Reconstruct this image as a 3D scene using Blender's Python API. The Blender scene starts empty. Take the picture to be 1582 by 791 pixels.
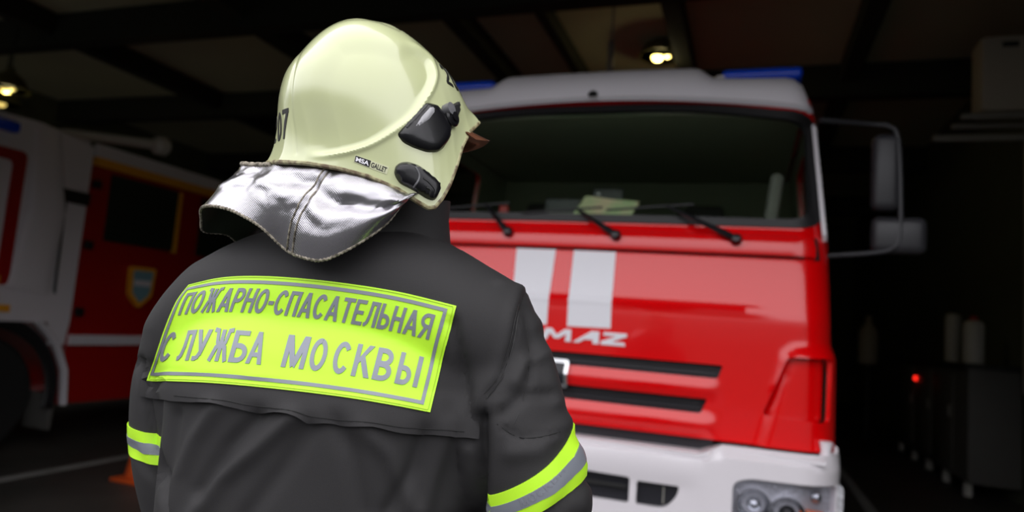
import bpy, bmesh, math, random
import numpy as np
from mathutils import Vector, Matrix, noise
from mathutils.bvhtree import BVHTree
from mathutils.geometry import delaunay_2d_cdt

random.seed(7)
SC = bpy.context.scene
COL = SC.collection
R_ = math.radians

# ------------------------------------------------------------------ camera
# world axes follow the fire station: X along the truck fronts, Y into the hall, Z up
FPX = 1055.0
CAM_H = 1.5
_a = Vector((2991., 130., -1055.)).normalized()
_b = Vector((359., 135., 1055.)).normalized()
_b = (_b - _a * (_a.dot(_b) * 0.5)).normalized()
_a = (_a - _b * _a.dot(_b)).normalized()
_c = _b.cross(_a)
if _c.y > 0: _c = -_c
RM = Matrix((_a, _b, _c))                      # camera (x right, y down, z forward) -> world
CAMP = Vector((0, 0, CAM_H))
cam_d = bpy.data.cameras.new('camera')
cam = bpy.data.objects.new('camera', cam_d)
COL.objects.link(cam)
rx, ry, rz = RM @ Vector((1, 0, 0)), RM @ Vector((0, -1, 0)), RM @ Vector((0, 0, -1))
m3 = Matrix((rx, ry, rz)).transposed()
cam.matrix_world = Matrix.Translation(CAMP) @ m3.to_4x4()
cam_d.sensor_width = 36
cam_d.lens = FPX * 36 / 1582
cam_d.dof.use_dof = True
cam_d.dof.focus_distance = 0.98
cam_d.dof.aperture_fstop = 2.5
cam_d.clip_start = 0.05
SC.camera = cam

# ------------------------------------------------------------------ world, exposure
SC.view_settings.view_transform = 'Standard'
SC.view_settings.look = 'None'
SC.view_settings.gamma = 1
SC.view_settings.use_curve_mapping = False
SC.view_settings.exposure = 0.97
W = bpy.data.worlds.new('overcast_sky')
SC.world = W
W.use_nodes = True
wn = W.node_tree.nodes; wl = W.node_tree.links
wn.clear()
tc = wn.new('ShaderNodeTexCoord'); sep = wn.new('ShaderNodeSeparateXYZ')
ramp = wn.new('ShaderNodeValToRGB'); bg = wn.new('ShaderNodeBackground'); wo = wn.new('ShaderNodeOutputWorld')
wl.new(tc.outputs['Generated'], sep.inputs[0]); wl.new(sep.outputs['Z'], ramp.inputs['Fac'])
wl.new(ramp.outputs['Color'], bg.inputs['Color']); wl.new(bg.outputs[0], wo.inputs['Surface'])
# dark trees and buildings round the yard, overcast sky above them
ramp.color_ramp.elements[0].position = 0.10; ramp.color_ramp.elements[0].color = (.06, .065, .055, 1)
ramp.color_ramp.elements[1].position = 0.30; ramp.color_ramp.elements[1].color = (.86, .85, .90, 1)
e_ = ramp.color_ramp.elements.new(.9); e_.color = (1.0, .98, 1.0, 1)
bg.inputs['Strength'].default_value = 1.4

# ------------------------------------------------------------------ helpers
def ray(px, py):
    return RM @ Vector(((px - 791) / FPX, (py - 395.5) / FPX, 1.0))
def onX(px, py, X): r = ray(px, py); return CAMP + r * (X / r.x)
def onY(px, py, Y): r = ray(px, py); return CAMP + r * (Y / r.y)
def onZ(px, py, Z): r = ray(px, py); return CAMP + r * ((Z - CAM_H) / r.z)
def camP(px, py, c): return CAMP + ray(px, py) * c
def proj(p):
    q = RM.transposed() @ (Vector(p) - CAMP)
    return 791 + FPX * q.x / q.z, 395.5 + FPX * q.y / q.z, q.z

def smooth(e0, e1, x):
    t = min(1.0, max(0.0, (x - e0) / (e1 - e0))); return t * t * (3 - 2 * t)

def mat(name, col, rough=.5, metal=0., coat=0., spec=.5, bump=None, var=None, emit=None, sheen=0., alpha=None):
    """bump=(scale, strength, distance)  var=(scale, amount, colour2)"""
    m = bpy.data.materials.new(name); m.use_nodes = True
    nt = m.node_tree; b = nt.nodes['Principled BSDF']
    b.inputs['Base Color'].default_value = (*col, 1)
    b.inputs['Roughness'].default_value = rough
    b.inputs['Metallic'].default_value = metal
    b.inputs['Coat Weight'].default_value = coat
    b.inputs['Coat Roughness'].default_value = .06
    b.inputs['Specular IOR Level'].default_value = spec
    b.inputs['Sheen Weight'].default_value = sheen
    tcn = nt.nodes.new('ShaderNodeTexCoord')
    if var:
        n = nt.nodes.new('ShaderNodeTexNoise'); n.inputs['Scale'].default_value = var[0]; n.inputs['Detail'].default_value = 4
        nt.links.new(tcn.outputs['Object'], n.inputs['Vector'])
        r = nt.nodes.new('ShaderNodeValToRGB')
        r.color_ramp.elements[0].position = .5 - var[1]; r.color_ramp.elements[1].position = .5 + var[1]
        r.color_ramp.elements[0].color = (*col, 1); r.color_ramp.elements[1].color = (*var[2], 1)
        nt.links.new(n.outputs['Fac'], r.inputs['Fac']); nt.links.new(r.outputs['Color'], b.inputs['Base Color'])
    if bump:
        n2 = nt.nodes.new('ShaderNodeTexNoise'); n2.inputs['Scale'].default_value = bump[0]; n2.inputs['Detail'].default_value = 3
        nt.links.new(tcn.outputs['Object'], n2.inputs['Vector'])
        bp = nt.nodes.new('ShaderNodeBump'); bp.inputs['Strength'].default_value = bump[1]; bp.inputs['Distance'].default_value = bump[2]
        nt.links.new(n2.outputs['Fac'], bp.inputs['Height']); nt.links.new(bp.outputs['Normal'], b.inputs['Normal'])
    if emit:
        b.inputs['Emission Color'].default_value = (*emit[0], 1); b.inputs['Emission Strength'].default_value = emit[1]
    return m

def mat_weave(name, col, rough, metal, scale, dist, strength=.5, axis='X'):
    """fabric with a fine rib: a wave bump plus noise"""
    m = mat(name, col, rough, metal)
    nt = m.node_tree; b = nt.nodes['Principled BSDF']
    tcn = nt.nodes.new('ShaderNodeTexCoord')
    w = nt.nodes.new('ShaderNodeTexWave'); w.bands_direction = 'DIAGONAL'; w.inputs['Scale'].default_value = scale
    w.inputs['Distortion'].default_value = 1.5; w.inputs['Detail'].default_value = 1
    nt.links.new(tcn.outputs['Object'], w.inputs['Vector'])
    n = nt.nodes.new('ShaderNodeTexNoise'); n.inputs['Scale'].default_value = 28; n.inputs['Detail'].default_value = 5
    nt.links.new(tcn.outputs['Object'], n.inputs['Vector'])
    b1 = nt.nodes.new('ShaderNodeBump'); b1.inputs['Strength'].default_value = strength; b1.inputs['Distance'].default_value = dist
    b2 = nt.nodes.new('ShaderNodeBump'); b2.inputs['Strength'].default_value = strength; b2.inputs['Distance'].default_value = dist * 6
    nt.links.new(w.outputs['Fac'], b1.inputs['Height']); nt.links.new(n.outputs['Fac'], b2.inputs['Height'])
    nt.links.new(b1.outputs['Normal'], b2.inputs['Normal']); nt.links.new(b2.outputs['Normal'], b.inputs['Normal'])
    return m

def mat_glass(name, tint=(.55, .6, .58), rough=.02, ior=1.45):
    m = bpy.data.materials.new(name); m.use_nodes = True
    nt = m.node_tree; nt.nodes.clear()
    o = nt.nodes.new('ShaderNodeOutputMaterial'); mx = nt.nodes.new('ShaderNodeMixShader')
    f = nt.nodes.new('ShaderNodeFresnel'); f.inputs['IOR'].default_value = ior
    t = nt.nodes.new('ShaderNodeBsdfTransparent'); t.inputs['Color'].default_value = (*tint, 1)
    g = nt.nodes.new('ShaderNodeBsdfGlossy'); g.inputs['Roughness'].default_value = rough
    ge = nt.nodes.new('ShaderNodeNewGeometry'); mu = nt.nodes.new('ShaderNodeMath'); mu.operation = 'SUBTRACT'; mu.use_clamp = True
    nt.links.new(f.outputs[0], mu.inputs[0]); nt.links.new(ge.outputs['Backfacing'], mu.inputs[1]); nt.links.new(mu.outputs[0], mx.inputs[0]); nt.links.new(t.outputs[0], mx.inputs[1]); nt.links.new(g.outputs[0], mx.inputs[2])
    nt.links.new(mx.outputs[0], o.inputs['Surface'])
    return m

def mk(name, verts, faces, m, parent=None, sm=True, **props):
    me = bpy.data.meshes.new(name)
    me.from_pydata([tuple(v) for v in verts], [], faces)
    me.materials.append(m)
    bm = bmesh.new(); bm.from_mesh(me)
    bmesh.ops.recalc_face_normals(bm, faces=bm.faces)
    bm.to_mesh(me); bm.free()
    if sm:
        me.polygons.foreach_set('use_smooth', [True] * len(me.polygons))
        try: me.set_sharp_from_angle(angle=R_(38))
        except Exception: pass
    o = bpy.data.objects.new(name, me); COL.objects.link(o)
    put(o, parent)
    for k, v in props.items(): o[k] = v
    return o

def put(o, parent):
    """parent while keeping coordinates given in the world frame"""
    if parent is not None:
        o.parent = parent
        p = parent
        loc = Vector((0, 0, 0))
        if p.type == 'EMPTY': loc = p.location
        o.matrix_parent_inverse = Matrix.Translation(-loc)

def thing(name, label, cat, loc, group=None):
    o = bpy.data.objects.new(name, None); COL.objects.link(o)
    o.location = loc; o.empty_display_size = .1
    o['label'] = label; o['category'] = cat
    if group: o['group'] = group
    return o
def tag(o, label, cat, group=None):
    o['label'] = label; o['category'] = cat
    if group: o['group'] = group
    return o

class MB:
    """collects shapes into one mesh"""
    def __init__(s): s.v = []; s.f = []
    def add(s, v, f):
        n = len(s.v); s.v += [tuple(x) for x in v]; s.f += [tuple(i + n for i in q) for q in f]; return s
    def box(s, c, d, bev=0., rot=None, seg=2):
        bm = bmesh.new(); bmesh.ops.create_cube(bm, size=1)
        for v in bm.verts: v.co = Vector((v.co.x * d[0], v.co.y * d[1], v.co.z * d[2]))
        if bev > 0: bmesh.ops.bevel(bm, geom=bm.edges[:], offset=bev, segments=seg, affect='EDGES', profile=.5)
        M = Matrix.Translation(c) @ (rot.to_4x4() if rot else Matrix())
        s.add([M @ v.co for v in bm.verts], [[v.index for v in f.verts] for f in bm.faces]) if not bm.verts.index_update() else 0
        bm.free(); return s
    def tube(s, pts, r, n=12, cap=True, closed=False):
        pts = [Vector(p) for p in pts]; N = len(pts)
        rs = r if hasattr(r, '__len__') else [r] * N
        vs = []; up = None
        for i, p in enumerate(pts):
            if closed: t = pts[(i + 1) % N] - pts[i - 1]
            else: t = pts[min(i + 1, N - 1)] - pts[max(i - 1, 0)]
            t.normalize()
            if up is None:
                up = Vector((0, 0, 1)) if abs(t.z) < .9 else Vector((1, 0, 0))
            u = (up - t * up.dot(t)).normalized(); w = t.cross(u); up = u
            rr = rs[i]
            ra, rb = (rr if hasattr(rr, '__len__') else (rr, rr))
            for k in range(n):
                a = 2 * math.pi * k / n
                vs.append(p + u * math.cos(a) * ra + w * math.sin(a) * rb)
        fs = []
        for i in range(N if closed else N - 1):
            j = (i + 1) % N
            for k in range(n):
                fs.append((i * n + k, i * n + (k + 1) % n, j * n + (k + 1) % n, j * n + k))
        if cap and not closed:
            fs.append(tuple(range(n))[::-1]); fs.append(tuple((N - 1) * n + k for k in range(n)))
        return s.add(vs, fs)
    def lathe(s, prof, c, axis=Vector((0, 0, 1)), n=32):
        """prof: (radius, height) along axis"""
        axis = Vector(axis).normalized()
        u = axis.orthogonal().normalized(); w = axis.cross(u); c = Vector(c)
        vs = [c + axis * h + (u * math.cos(2 * math.pi * k / n) + w * math.sin(2 * math.pi * k / n)) * max(r, 1e-5) for r, h in prof for k in range(n)]
        fs = [(i * n + k, i * n + (k + 1) % n, (i + 1) * n + (k + 1) % n, (i + 1) * n + k) for i in range(len(prof) - 1) for k in range(n)]
        if prof[0][0] > 1e-4: fs.append(tuple(range(n))[::-1])
        if prof[-1][0] > 1e-4: fs.append(tuple((len(prof) - 1) * n + k for k in range(n)))
        return s.add(vs, fs)
    def build(s, name, m, parent=None, sm=True, **pr):
        return mk(name, s.v, s.f, m, parent, sm, **pr)

def catmull(pts, n):
    """resample a polyline smoothly"""
    P = [np.array(p, float) for p in pts]; out = []
    P = [2 * P[0] - P[1]] + P + [2 * P[-1] - P[-2]]
    for i in range(1, len(P) - 2):
        for k in range(n):
            t = k / n
            a, b, c, d = P[i - 1], P[i], P[i + 1], P[i + 2]
            out.append(.5 * ((2 * b) + (-a + c) * t + (2 * a - 5 * b + 4 * c - d) * t * t + (-a + 3 * b - 3 * c + d) * t ** 3))
    out.append(P[-2]); return out

def inpoly(x, y, poly):
    c = False; j = len(poly) - 1
    for i in range(len(poly)):
        xi, yi = poly[i][0], poly[i][1]; xj, yj = poly[j][0], poly[j][1]
        if (yi > y) != (yj > y) and x < (xj - xi) * (y - yi) / (yj - yi) + xi: c = not c
        j = i
    return c
def pdist(x, y, poly, closed=True):
    best = 1e9; n = len(poly)
    for i in range(n if closed else n - 1):
        ax, ay = poly[i][0], poly[i][1]; bx, by = poly[(i + 1) % n][0], poly[(i + 1) % n][1]
        dx, dy = bx - ax, by - ay; L = dx * dx + dy * dy
        t = 0 if L == 0 else max(0, min(1, ((x - ax) * dx + (y - ay) * dy) / L))
        d = math.hypot(x - ax - t * dx, y - ay - t * dy)
        if d < best: best = d
    return best
def resample(poly, step):
    out = []; n = len(poly)
    for i in range(n):
        a, b = poly[i], poly[(i + 1) % n]; L = math.hypot(b[0] - a[0], b[1] - a[1]); k = max(1, int(math.ceil(L / step)))
        for j in range(k): out.append((a[0] + (b[0] - a[0]) * j / k, a[1] + (b[1] - a[1]) * j / k))
    return out
def roundpoly(poly, r, n=5):
    """rounds the corners of a polygon"""
    out = []; N = len(poly)
    for i in range(N):
        p = Vector(poly[i][:2]); a = Vector(poly[i - 1][:2]); b = Vector(poly[(i + 1) % N][:2])
        ri = poly[i][2] if len(poly[i]) > 2 else r
        da = (a - p); db = (b - p); k = min(ri, da.length * .49, db.length * .49)
        A = p + da.normalized() * k; B = p + db.normalized() * k
        for j in range(n + 1):
            t = j / n; out.append(tuple(A * (1 - t) ** 2 + p * 2 * t * (1 - t) + B * t * t))
    return out
def tri2d(outer, holes=(), step=.05):
    ob = resample(outer, step); hb = [resample(h, step) for h in holes]
    V = []; E = []
    for lp in [ob] + hb:
        s = len(V); V += lp; E += [(s + i, s + (i + 1) % len(lp)) for i in range(len(lp))]
    xs = [p[0] for p in ob]; ys = [p[1] for p in ob]
    loops = [ob] + hb
    nx = int((max(xs) - min(xs)) / step) + 1; ny = int((max(ys) - min(ys)) / step) + 1
    for i in range(nx + 1):
        for j in range(ny + 1):
            x = min(xs) + (i + (.5 if j % 2 else 0)) * step; y = min(ys) + j * step * .9 + step * .3
            if inpoly(x, y, ob) and not any(inpoly(x, y, h) for h in hb) and min(pdist(x, y, l) for l in loops) > step * .45:
                V.append((x, y))
    r = delaunay_2d_cdt([Vector(v) for v in V], E, [], 0, 1e-6)
    vs = [(v.x, v.y) for v in r[0]]; fs = []
    for f in r[2]:
        cx = sum(vs[i][0] for i in f) / len(f); cy = sum(vs[i][1] for i in f) / len(f)
        if inpoly(cx, cy, ob) and not any(inpoly(cx, cy, h) for h in hb): fs.append(tuple(f))
    return vs, fs, loops
def shell(name, vs, fs, surf, m, parent=None, h=0., thick=.002, **pr):
    """surf(u,v)->(P,N). front at P+N*h, back thick below it, walls round every border"""
    F = []; B = []
    for (u, v) in vs:
        P, N = surf(u, v); hh = h(u, v) if callable(h) else h
        F.append(P + N * hh); B.append(P + N * (hh - thick if not callable(h) else min(hh, 0) - thick))
    n = len(vs); faces = list(fs) + [tuple(i + n for i in f[::-1]) for f in fs]
    ec = {}
    for f in fs:
        for i in range(len(f)):
            e = (f[i], f[(i + 1) % len(f)]); ec[e] = 1
    for (a, b) in ec:
        if (b, a) not in ec: faces.append((b, a, a + n, b + n))
    return mk(name, F + B, faces, m, parent, **pr)
def panel(name, outer, holes, step, surf, m, parent=None, h=0., thick=.002, dome=None, **pr):
    vs, fs, loops = tri2d(outer, holes, step)
    if dome:
        H, wd = dome
        def hf(u, v):
            d = min(pdist(u, v, l) for l in loops); t = min(1, d / wd); return H * math.sqrt(max(0, 1 - (1 - t) ** 2))
        h = hf
    return shell(name, vs, fs, surf, m, parent, h, thick, **pr)

_tcache = {}
def text2d(s, bold=0.0, shear=0.0):
    """text as a flat mesh scaled to the unit box"""
    key = (s, bold, shear)
    if key in _tcache: return _tcache[key]
    cu = bpy.data.curves.new('txt', 'FONT'); cu.body = s; cu.resolution_u = 4; cu.offset = bold; cu.shear = shear; cu.fill_mode = 'BOTH'
    o = bpy.data.objects.new('txt', cu); COL.objects.link(o)
    dg = bpy.context.evaluated_depsgraph_get(); me = o.evaluated_get(dg).to_mesh()
    V = [(v.co.x, v.co.y) for v in me.vertices]; F = [tuple(p.vertices) for p in me.polygons]
    o.evaluated_get(dg).to_mesh_clear(); bpy.data.objects.remove(o); bpy.data.curves.remove(cu)
    # merge doubles
    idx = {}; V2 = []; mp = []
    for v in V:
        k = (round(v[0], 4), round(v[1], 4))
        if k not in idx: idx[k] = len(V2); V2.append(v)
        mp.append(idx[k])
    F2 = []
    # split long triangles so that letters bend with what carries them
    F = [tuple(f) for f in F]
    for f in F:
        g = []
        for i in f:
            if mp[i] not in g: g.append(mp[i])
        if len(g) > 2:
            ar = sum(V2[g[k]][0] * V2[g[(k + 1) % len(g)]][1] - V2[g[(k + 1) % len(g)]][0] * V2[g[k]][1] for k in range(len(g)))
            F2.append(tuple(g if ar > 0 else g[::-1]))
    xs = [v[0] for v in V2]; ys = [v[1] for v in V2]
    x0, x1, y0, y1 = min(xs), max(xs), min(ys), max(ys)
    V2 = [((x - x0) / (x1 - x0), (y - y0) / (y1 - y0)) for x, y in V2]
    bm = bmesh.new(); bv = [bm.verts.new((x * (x1 - x0) / (y1 - y0), y, 0)) for x, y in V2]
    for f in F2:
        try: bm.faces.new([bv[i] for i in f])
        except ValueError: pass
    bmesh.ops.triangulate(bm, faces=bm.faces[:])
    for _ in range(4):
        le = [e for e in bm.edges if e.calc_length() > .22]
        if not le: break
        bmesh.ops.subdivide_edges(bm, edges=le, cuts=1, use_grid_fill=False)
        bmesh.ops.triangulate(bm, faces=[f for f in bm.faces if len(f.verts) > 3])
    bm.verts.index_update(); asp = (x1 - x0) / (y1 - y0)
    V2 = [(v.co.x / asp, v.co.y) for v in bm.verts]; F2 = [tuple(v.index for v in f.verts) for f in bm.faces]; bm.free()
    _tcache[key] = (V2, F2, asp); return _tcache[key]
def lettering(name, s, place, surf, m, parent, h=.001, thick=.0015, bold=0., shear=0., **pr):
    """place(u,v) maps the unit text box to surf's parameters"""
    V, F, _ = text2d(s, bold, shear)
    return shell(name, [place(u, v) for u, v in V], F, surf, m, parent, h, thick, **pr)

def loft(secs, n=40):
    """secs: list of rings (each a list of n points)"""
    vs = [p for r in secs for p in r]; fs = []
    for i in range(len(secs) - 1):
        for k in range(n): fs.append((i * n + k, i * n + (k + 1) % n, (i + 1) * n + (k + 1) % n, (i + 1) * n + k))
    fs.append(tuple(range(n))[::-1]); fs.append(tuple((len(secs) - 1) * n + k for k in range(n)))
    return vs, fs

# bold sign letters drawn from strokes: box w x 1, stem .17
def _arc(cx, cy, rx, ry, a0, a1, n=18):
    return [(cx + rx * math.cos(R_(a0 + (a1 - a0) * i / n)), cy + ry * math.sin(R_(a0 + (a1 - a0) * i / n))) for i in range(n + 1)]
def _stroke(pts, w):
    P = [Vector(p) for p in pts]; L = []; Rr = []
    for i, p in enumerate(P):
        a = (p - P[i - 1]).normalized() if i else None; b = (P[i + 1] - p).normalized() if i < len(P) - 1 else None
        t = ((a or b) + (b or a)).normalized(); n = Vector((-t.y, t.x)); c = max(.5, n.dot(Vector((-(a or b).y, (a or b).x))))
        L.append(tuple(p + n * (w / 2 / c))); Rr.append(tuple(p - n * (w / 2 / c)))
    return L + Rr[::-1]
_S = .17
def _v(x, y0=0, y1=1, s=_S): return [(x, y0), (x + s, y0), (x + s, y1), (x, y1)]
def _h(y, x0, x1, s=.15): return [(x0, y), (x1, y), (x1, y + s), (x0, y + s)]
_w = .62; _r = _w - _S
def _bowl(x, y0, y1, w, s=_S):
    ry = (y1 - y0 - .15) / 2; cy = (y0 + y1) / 2
    return _stroke([(x, y1 - .075), (x + w * .35, y1 - .075)] + _arc(x + w * .35, cy, w * .65 - s / 2, ry, 88, -88, 14) + [(x + w * .35, y0 + .075), (x, y0 + .075)], .16)
GL = {
    'П': (_w, [_v(0), _v(_r), _h(.85, 0, _w)]),
    'О': (.66, [_stroke(_arc(.33, .5, .245, .42, 80, 440.1, 40), .165)]),
    'С': (.64, [_stroke(_arc(.325, .5, .24, .42, 38, 322, 30), .165)]),
    'Ж': (.92, [_v(.375), _stroke([(.03, 1), (.20, .97), (.28, .60), (.42, .5)], .14), _stroke([(.10, 0), (.27, .44), (.42, .54)], .16), _stroke([(.89, 1), (.72, .97), (.64, .60), (.50, .5)], .14), _stroke([(.82, 0), (.65, .44), (.50, .54)], .16)]),
    'А': (.70, [[(0, 0), (.18, 0), (.44, 1), (.26, 1)], [(.70, 0), (.52, 0), (.26, 1), (.44, 1)], _h(.22, .12, .58, .14)]),
    'Р': (.60, [_v(0), _bowl(.1, .40, 1, .50)]),
    'Н': (_w, [_v(0), _v(_r), _h(.44, 0, _w)]),
    '-': (.30, [_h(0, 0, .30, 1)]),
    'Т': (.62, [_v(.225), _h(.85, 0, .62)]),
    'Е': (.54, [_v(0), _h(0, 0, .54), _h(.43, 0, .50, .14), _h(.85, 0, .54)]),
    'Л': (.64, [_v(.47), _h(.85, .16, .64), _stroke([(.0, .07), (.08, .08), (.17, .18), (.23, .45), (.25, .95)], .15)]),
    'Ь': (.58, [_v(0), _bowl(.1, 0, .60, .48)]),
    'Я': (.62, [_v(.45), [(.62 - x, y) for x, y in _bowl(.1, .40, 1, .52)][::-1], [(0, 0), (.19, 0), (.42, .46), (.24, .46)]]),
    'У': (.64, [[(0, 1), (.18, 1), (.40, .34), (.30, .24)], [(.64, 1), (.46, 1), (.24, .20), (.40, .16)], _stroke([(.04, .075), (.16, .07), (.26, .12), (.34, .28)], .15)]),
    'Б': (.60, [_v(0), _h(.85, 0, .54), _bowl(.1, 0, .60, .50)]),
    'М': (.78, [_v(0, s=.16), _v(.62, s=.16), [(.0, 1), (.20, 1), (.46, .12), (.32, 0)], [(.78, 1), (.58, 1), (.32, .12), (.46, 0)]]),
    'К': (.64, [_v(0), [(.15, .38), (.15, .56), (.43, 1), (.62, 1)], [(.22, .52), (.34, .68), (.66, 0), (.46, 0)]]),
    'В': (.60, [_v(0), _bowl(.1, 0, .57, .50), _bowl(.1, .45, 1, .47)]),
    'Ы': (.84, [_v(0), _v(.67), _bowl(.1, 0, .60, .44)]),
    '2': (.58, [_h(0, 0, .58, .15), _stroke(_arc(.29, .70, .20, .22, 175, -20, 14) + [(.36, .42), (.16, .22), (.10, .08)], .16)]),
    '0': (.58, [_stroke(_arc(.29, .5, .205, .42, 80, 440.1, 36), .165)]),
    '7': (.58, [_h(.85, 0, .58), _stroke([(.50, .93), (.34, .60), (.24, .30), (.21, 0)], .17)]),
}
_gc = {}
def glyph(ch):
    if ch in _gc: return _gc[ch]
    w, polys = GL[ch]; V = []; E = []
    for p in polys:
        q = resample(p, .12); s = len(V); V += q; E += [(s + i, s + (i + 1) % len(q)) for i in range(len(q))]
    for i in range(int(w / .12) + 2):
        for j in range(9):
            x, y = (i + .5 * (j % 2)) * .12, j * .12 + .03
            if any(inpoly(x, y, p) for p in polys) and min(pdist(x, y, p) for p in polys) > .04: V.append((x, y))
    r = delaunay_2d_cdt([Vector(v) for v in V], E, [], 0, 1e-5)
    vs = [(v.x, v.y) for v in r[0]]; fs = []
    for f in r[2]:
        cx = sum(vs[i][0] for i in f) / len(f); cy = sum(vs[i][1] for i in f) / len(f)
        if any(inpoly(cx, cy, p) for p in polys): fs.append(tuple(f))
    used = sorted({i for f in fs for i in f}); mp = {u: k for k, u in enumerate(used)}
    _gc[ch] = ([(vs[i][0] / w, vs[i][1]) for i in used], [tuple(mp[i] for i in f) for f in fs], w); return _gc[ch]
def sign_letter(name, ch, place, surf, m, parent, h=.001, thick=.0015):
    V, F, _ = glyph(ch)
    return shell(name, [place(u, v) for u, v in V], F, surf, m, parent, h, thick)

# ------------------------------------------------------------------ materials
M = dict(
    jacket=mat('jacket_cloth', (.0135, .0125, .0135), .75, bump=(900, .35, .0006), var=(9, .3, (.0175, .0165, .0175))),
    cuff=mat('knit_cuff', (.03, .03, .032), .9),
    neon=mat('neon_cloth', (.53, .95, .03), .5, bump=(600, .3, .0003), emit=None),
    silver=mat('reflective_tape', (.24, .26, .30), .42, metal=.25, bump=(1200, .3, .0002)),
    band_text=mat('tape_print', (.19, .20, .23), .5),
    helmet=mat('helmet_shell', (.575, .62, .335), .22, coat=.8, bump=(5, .05, .002), var=(14, .35, (.60, .64, .38))),
    worn=mat('worn_rim', (.42, .40, .22), .45, var=(90, .12, (.13, .09, .05))),
    black_gloss=mat('black_gloss', (.008, .008, .010), .28, coat=.15, spec=.35),
    black_plastic=mat('black_plastic', (.02, .02, .021), .4),
    grey_plastic=mat('grey_plastic', (.16, .16, .17), .3),
    print_black=mat('black_print', (.012, .012, .012), .45),
    visor=mat('copper_visor', (.35, .14, .08), .12, metal=.6, coat=.5),
    cape=mat_weave('aluminised_cloth', (.47, .46, .49), .22, .96, 200, .00034, .6),
    lining=mat('dark_lining', (.016, .026, .013), .7, bump=(300, .4, .001)),
    stitch=mat('stitching', (.38, .34, .27), .8, bump=(500, .6, .001), var=(160, .12, (.08, .07, .05))),
    skin=mat('skin', (.56, .34, .25), .5), hair=mat('hair', (.03, .02, .015), .6), eye=mat('eye_white', (.8, .8, .8), .2), lip=mat('lip', (.45, .17, .15), .45),
    trouser=mat('trouser_cloth', (.035, .034, .037), .8), boot=mat('boot_leather', (.015, .015, .016), .35),
    red=mat('truck_red', (.80, .0, .002), .22, coat=.8, spec=.3),
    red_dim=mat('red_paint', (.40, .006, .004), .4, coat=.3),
    white=mat('truck_white', (.84, .80, .84), .3, coat=.5),
    white_tape=mat('white_decal', (.86, .85, .90), .4),
    roofw=mat('roof_white', (.90, .86, .92), .4, coat=.2),
    chrome=mat('chrome', (.75, .76, .78), .12, metal=1),
    lampgrey=mat('lamp_housing', (.62, .62, .66), .25, metal=.3, bump=(60, .6, .01)),
    lens=mat('lamp_lens', (.6, .62, .66), .05, metal=.8),
    amber=mat('amber_lens', (.85, .16, .02), .25, coat=.5),
    blue=mat('blue_beacon', (.005, .09, .95), .2, coat=.5),
    rubber=mat('rubber', (.010, .010, .011), .45),
    cowl=mat('cowl_plastic', (.035, .035, .04), .4),
    grille=mat('grille_plastic', (.013, .013, .018), .4),
    interior=mat('cab_lining', (.42, .46, .34), .8),
    seatm=mat('seat_cloth', (.06, .06, .058), .85),
    seatw=mat('pale_cover', (.30, .29, .27), .8),
    tyre=mat('tyre_rubber', (.012, .012, .012), .85), rim=mat('wheel_rim', (.10, .10, .10), .5, metal=.3),
    frame=mat('chassis', (.015, .015, .015), .7),
    glass=mat_glass('windshield_glass', (.84, .88, .84)),
    cover=mat_glass('lamp_cover', (.9, .9, .92)),
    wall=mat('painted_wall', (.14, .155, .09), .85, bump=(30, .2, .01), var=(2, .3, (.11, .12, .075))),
    ceiling=mat('ceiling_slab', (.66, .66, .42), .9, var=(.8, .3, (.58, .58, .40))),
    beam=mat('dark_beam', (.03, .032, .022), .85),
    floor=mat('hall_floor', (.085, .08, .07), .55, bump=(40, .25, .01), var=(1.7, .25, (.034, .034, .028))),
    apron=mat('asphalt', (.05, .05, .05), .9, bump=(200, .5, .01)),
    line=mat('floor_paint', (.42, .42, .40), .7, var=(8, .2, (.30, .30, .28))),
    shutter=mat('roller_shutter', (.012, .02, .014), .5), orange=mat('orange_band', (.95, .42, .02), .5),
    cone=mat('cone_orange', (.72, .10, .012), .5),
    acw=mat('ac_casing', (.55, .50, .40), .6), steel=mat('dull_steel', (.36, .35, .31), .5, metal=.2),
    cabinet=mat('cabinet_grey', (.13, .125, .115), .6, var=(3, .3, (.11, .105, .095))),
    bottle=mat('canister_white', (.70, .68, .62), .5), dark=mat('dark_fitting', (.02, .022, .018), .6),
    led=mat('red_lamp', (.5, .01, .01), .3, emit=((1, .02, .01), 1.2)),
    bulb=mat('bulb', (1, .9, .5), .3, emit=((1, .74, .18), 7)),
    bulb_dim=mat('bulb_dim', (1, .8, .3), .3, emit=((1, .75, .2), .55)),
    shade=mat('lamp_shade', (.16, .15, .06), .45, metal=.3),
    paper=mat('map_paper', (.95, .74, .52), .8, var=(9, .10, (.62, .74, .42))), redp=mat('red_plastic', (.55, .03, .03), .4),
)

# ------------------------------------------------------------------ the setting
def struct(name, mb, m, sm=False):
    o = mb.build(name, m, None, sm); o['kind'] = 'structure'; return o
RWX, LWX, BWY, FWY, CZ = 2.85, -13.0, 22.0, 1.75, 5.2
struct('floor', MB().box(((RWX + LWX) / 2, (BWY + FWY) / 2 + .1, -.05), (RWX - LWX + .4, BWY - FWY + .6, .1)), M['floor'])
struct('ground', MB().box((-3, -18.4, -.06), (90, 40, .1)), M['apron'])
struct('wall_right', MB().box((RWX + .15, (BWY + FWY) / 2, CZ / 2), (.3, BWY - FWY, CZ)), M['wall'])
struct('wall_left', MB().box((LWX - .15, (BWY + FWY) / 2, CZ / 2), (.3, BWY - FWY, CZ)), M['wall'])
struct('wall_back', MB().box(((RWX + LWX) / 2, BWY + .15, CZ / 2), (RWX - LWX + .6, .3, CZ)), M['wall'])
struct('ceiling', MB().box(((RWX + LWX) / 2, (BWY + FWY) / 2, CZ + .1), (RWX - LWX + .6, BWY - FWY + .6, .2)), M['ceiling'])
DL, DR, DH = -3.5, 1.75, 3.5       # the open gateway the daylight comes through
wf = MB()
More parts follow.
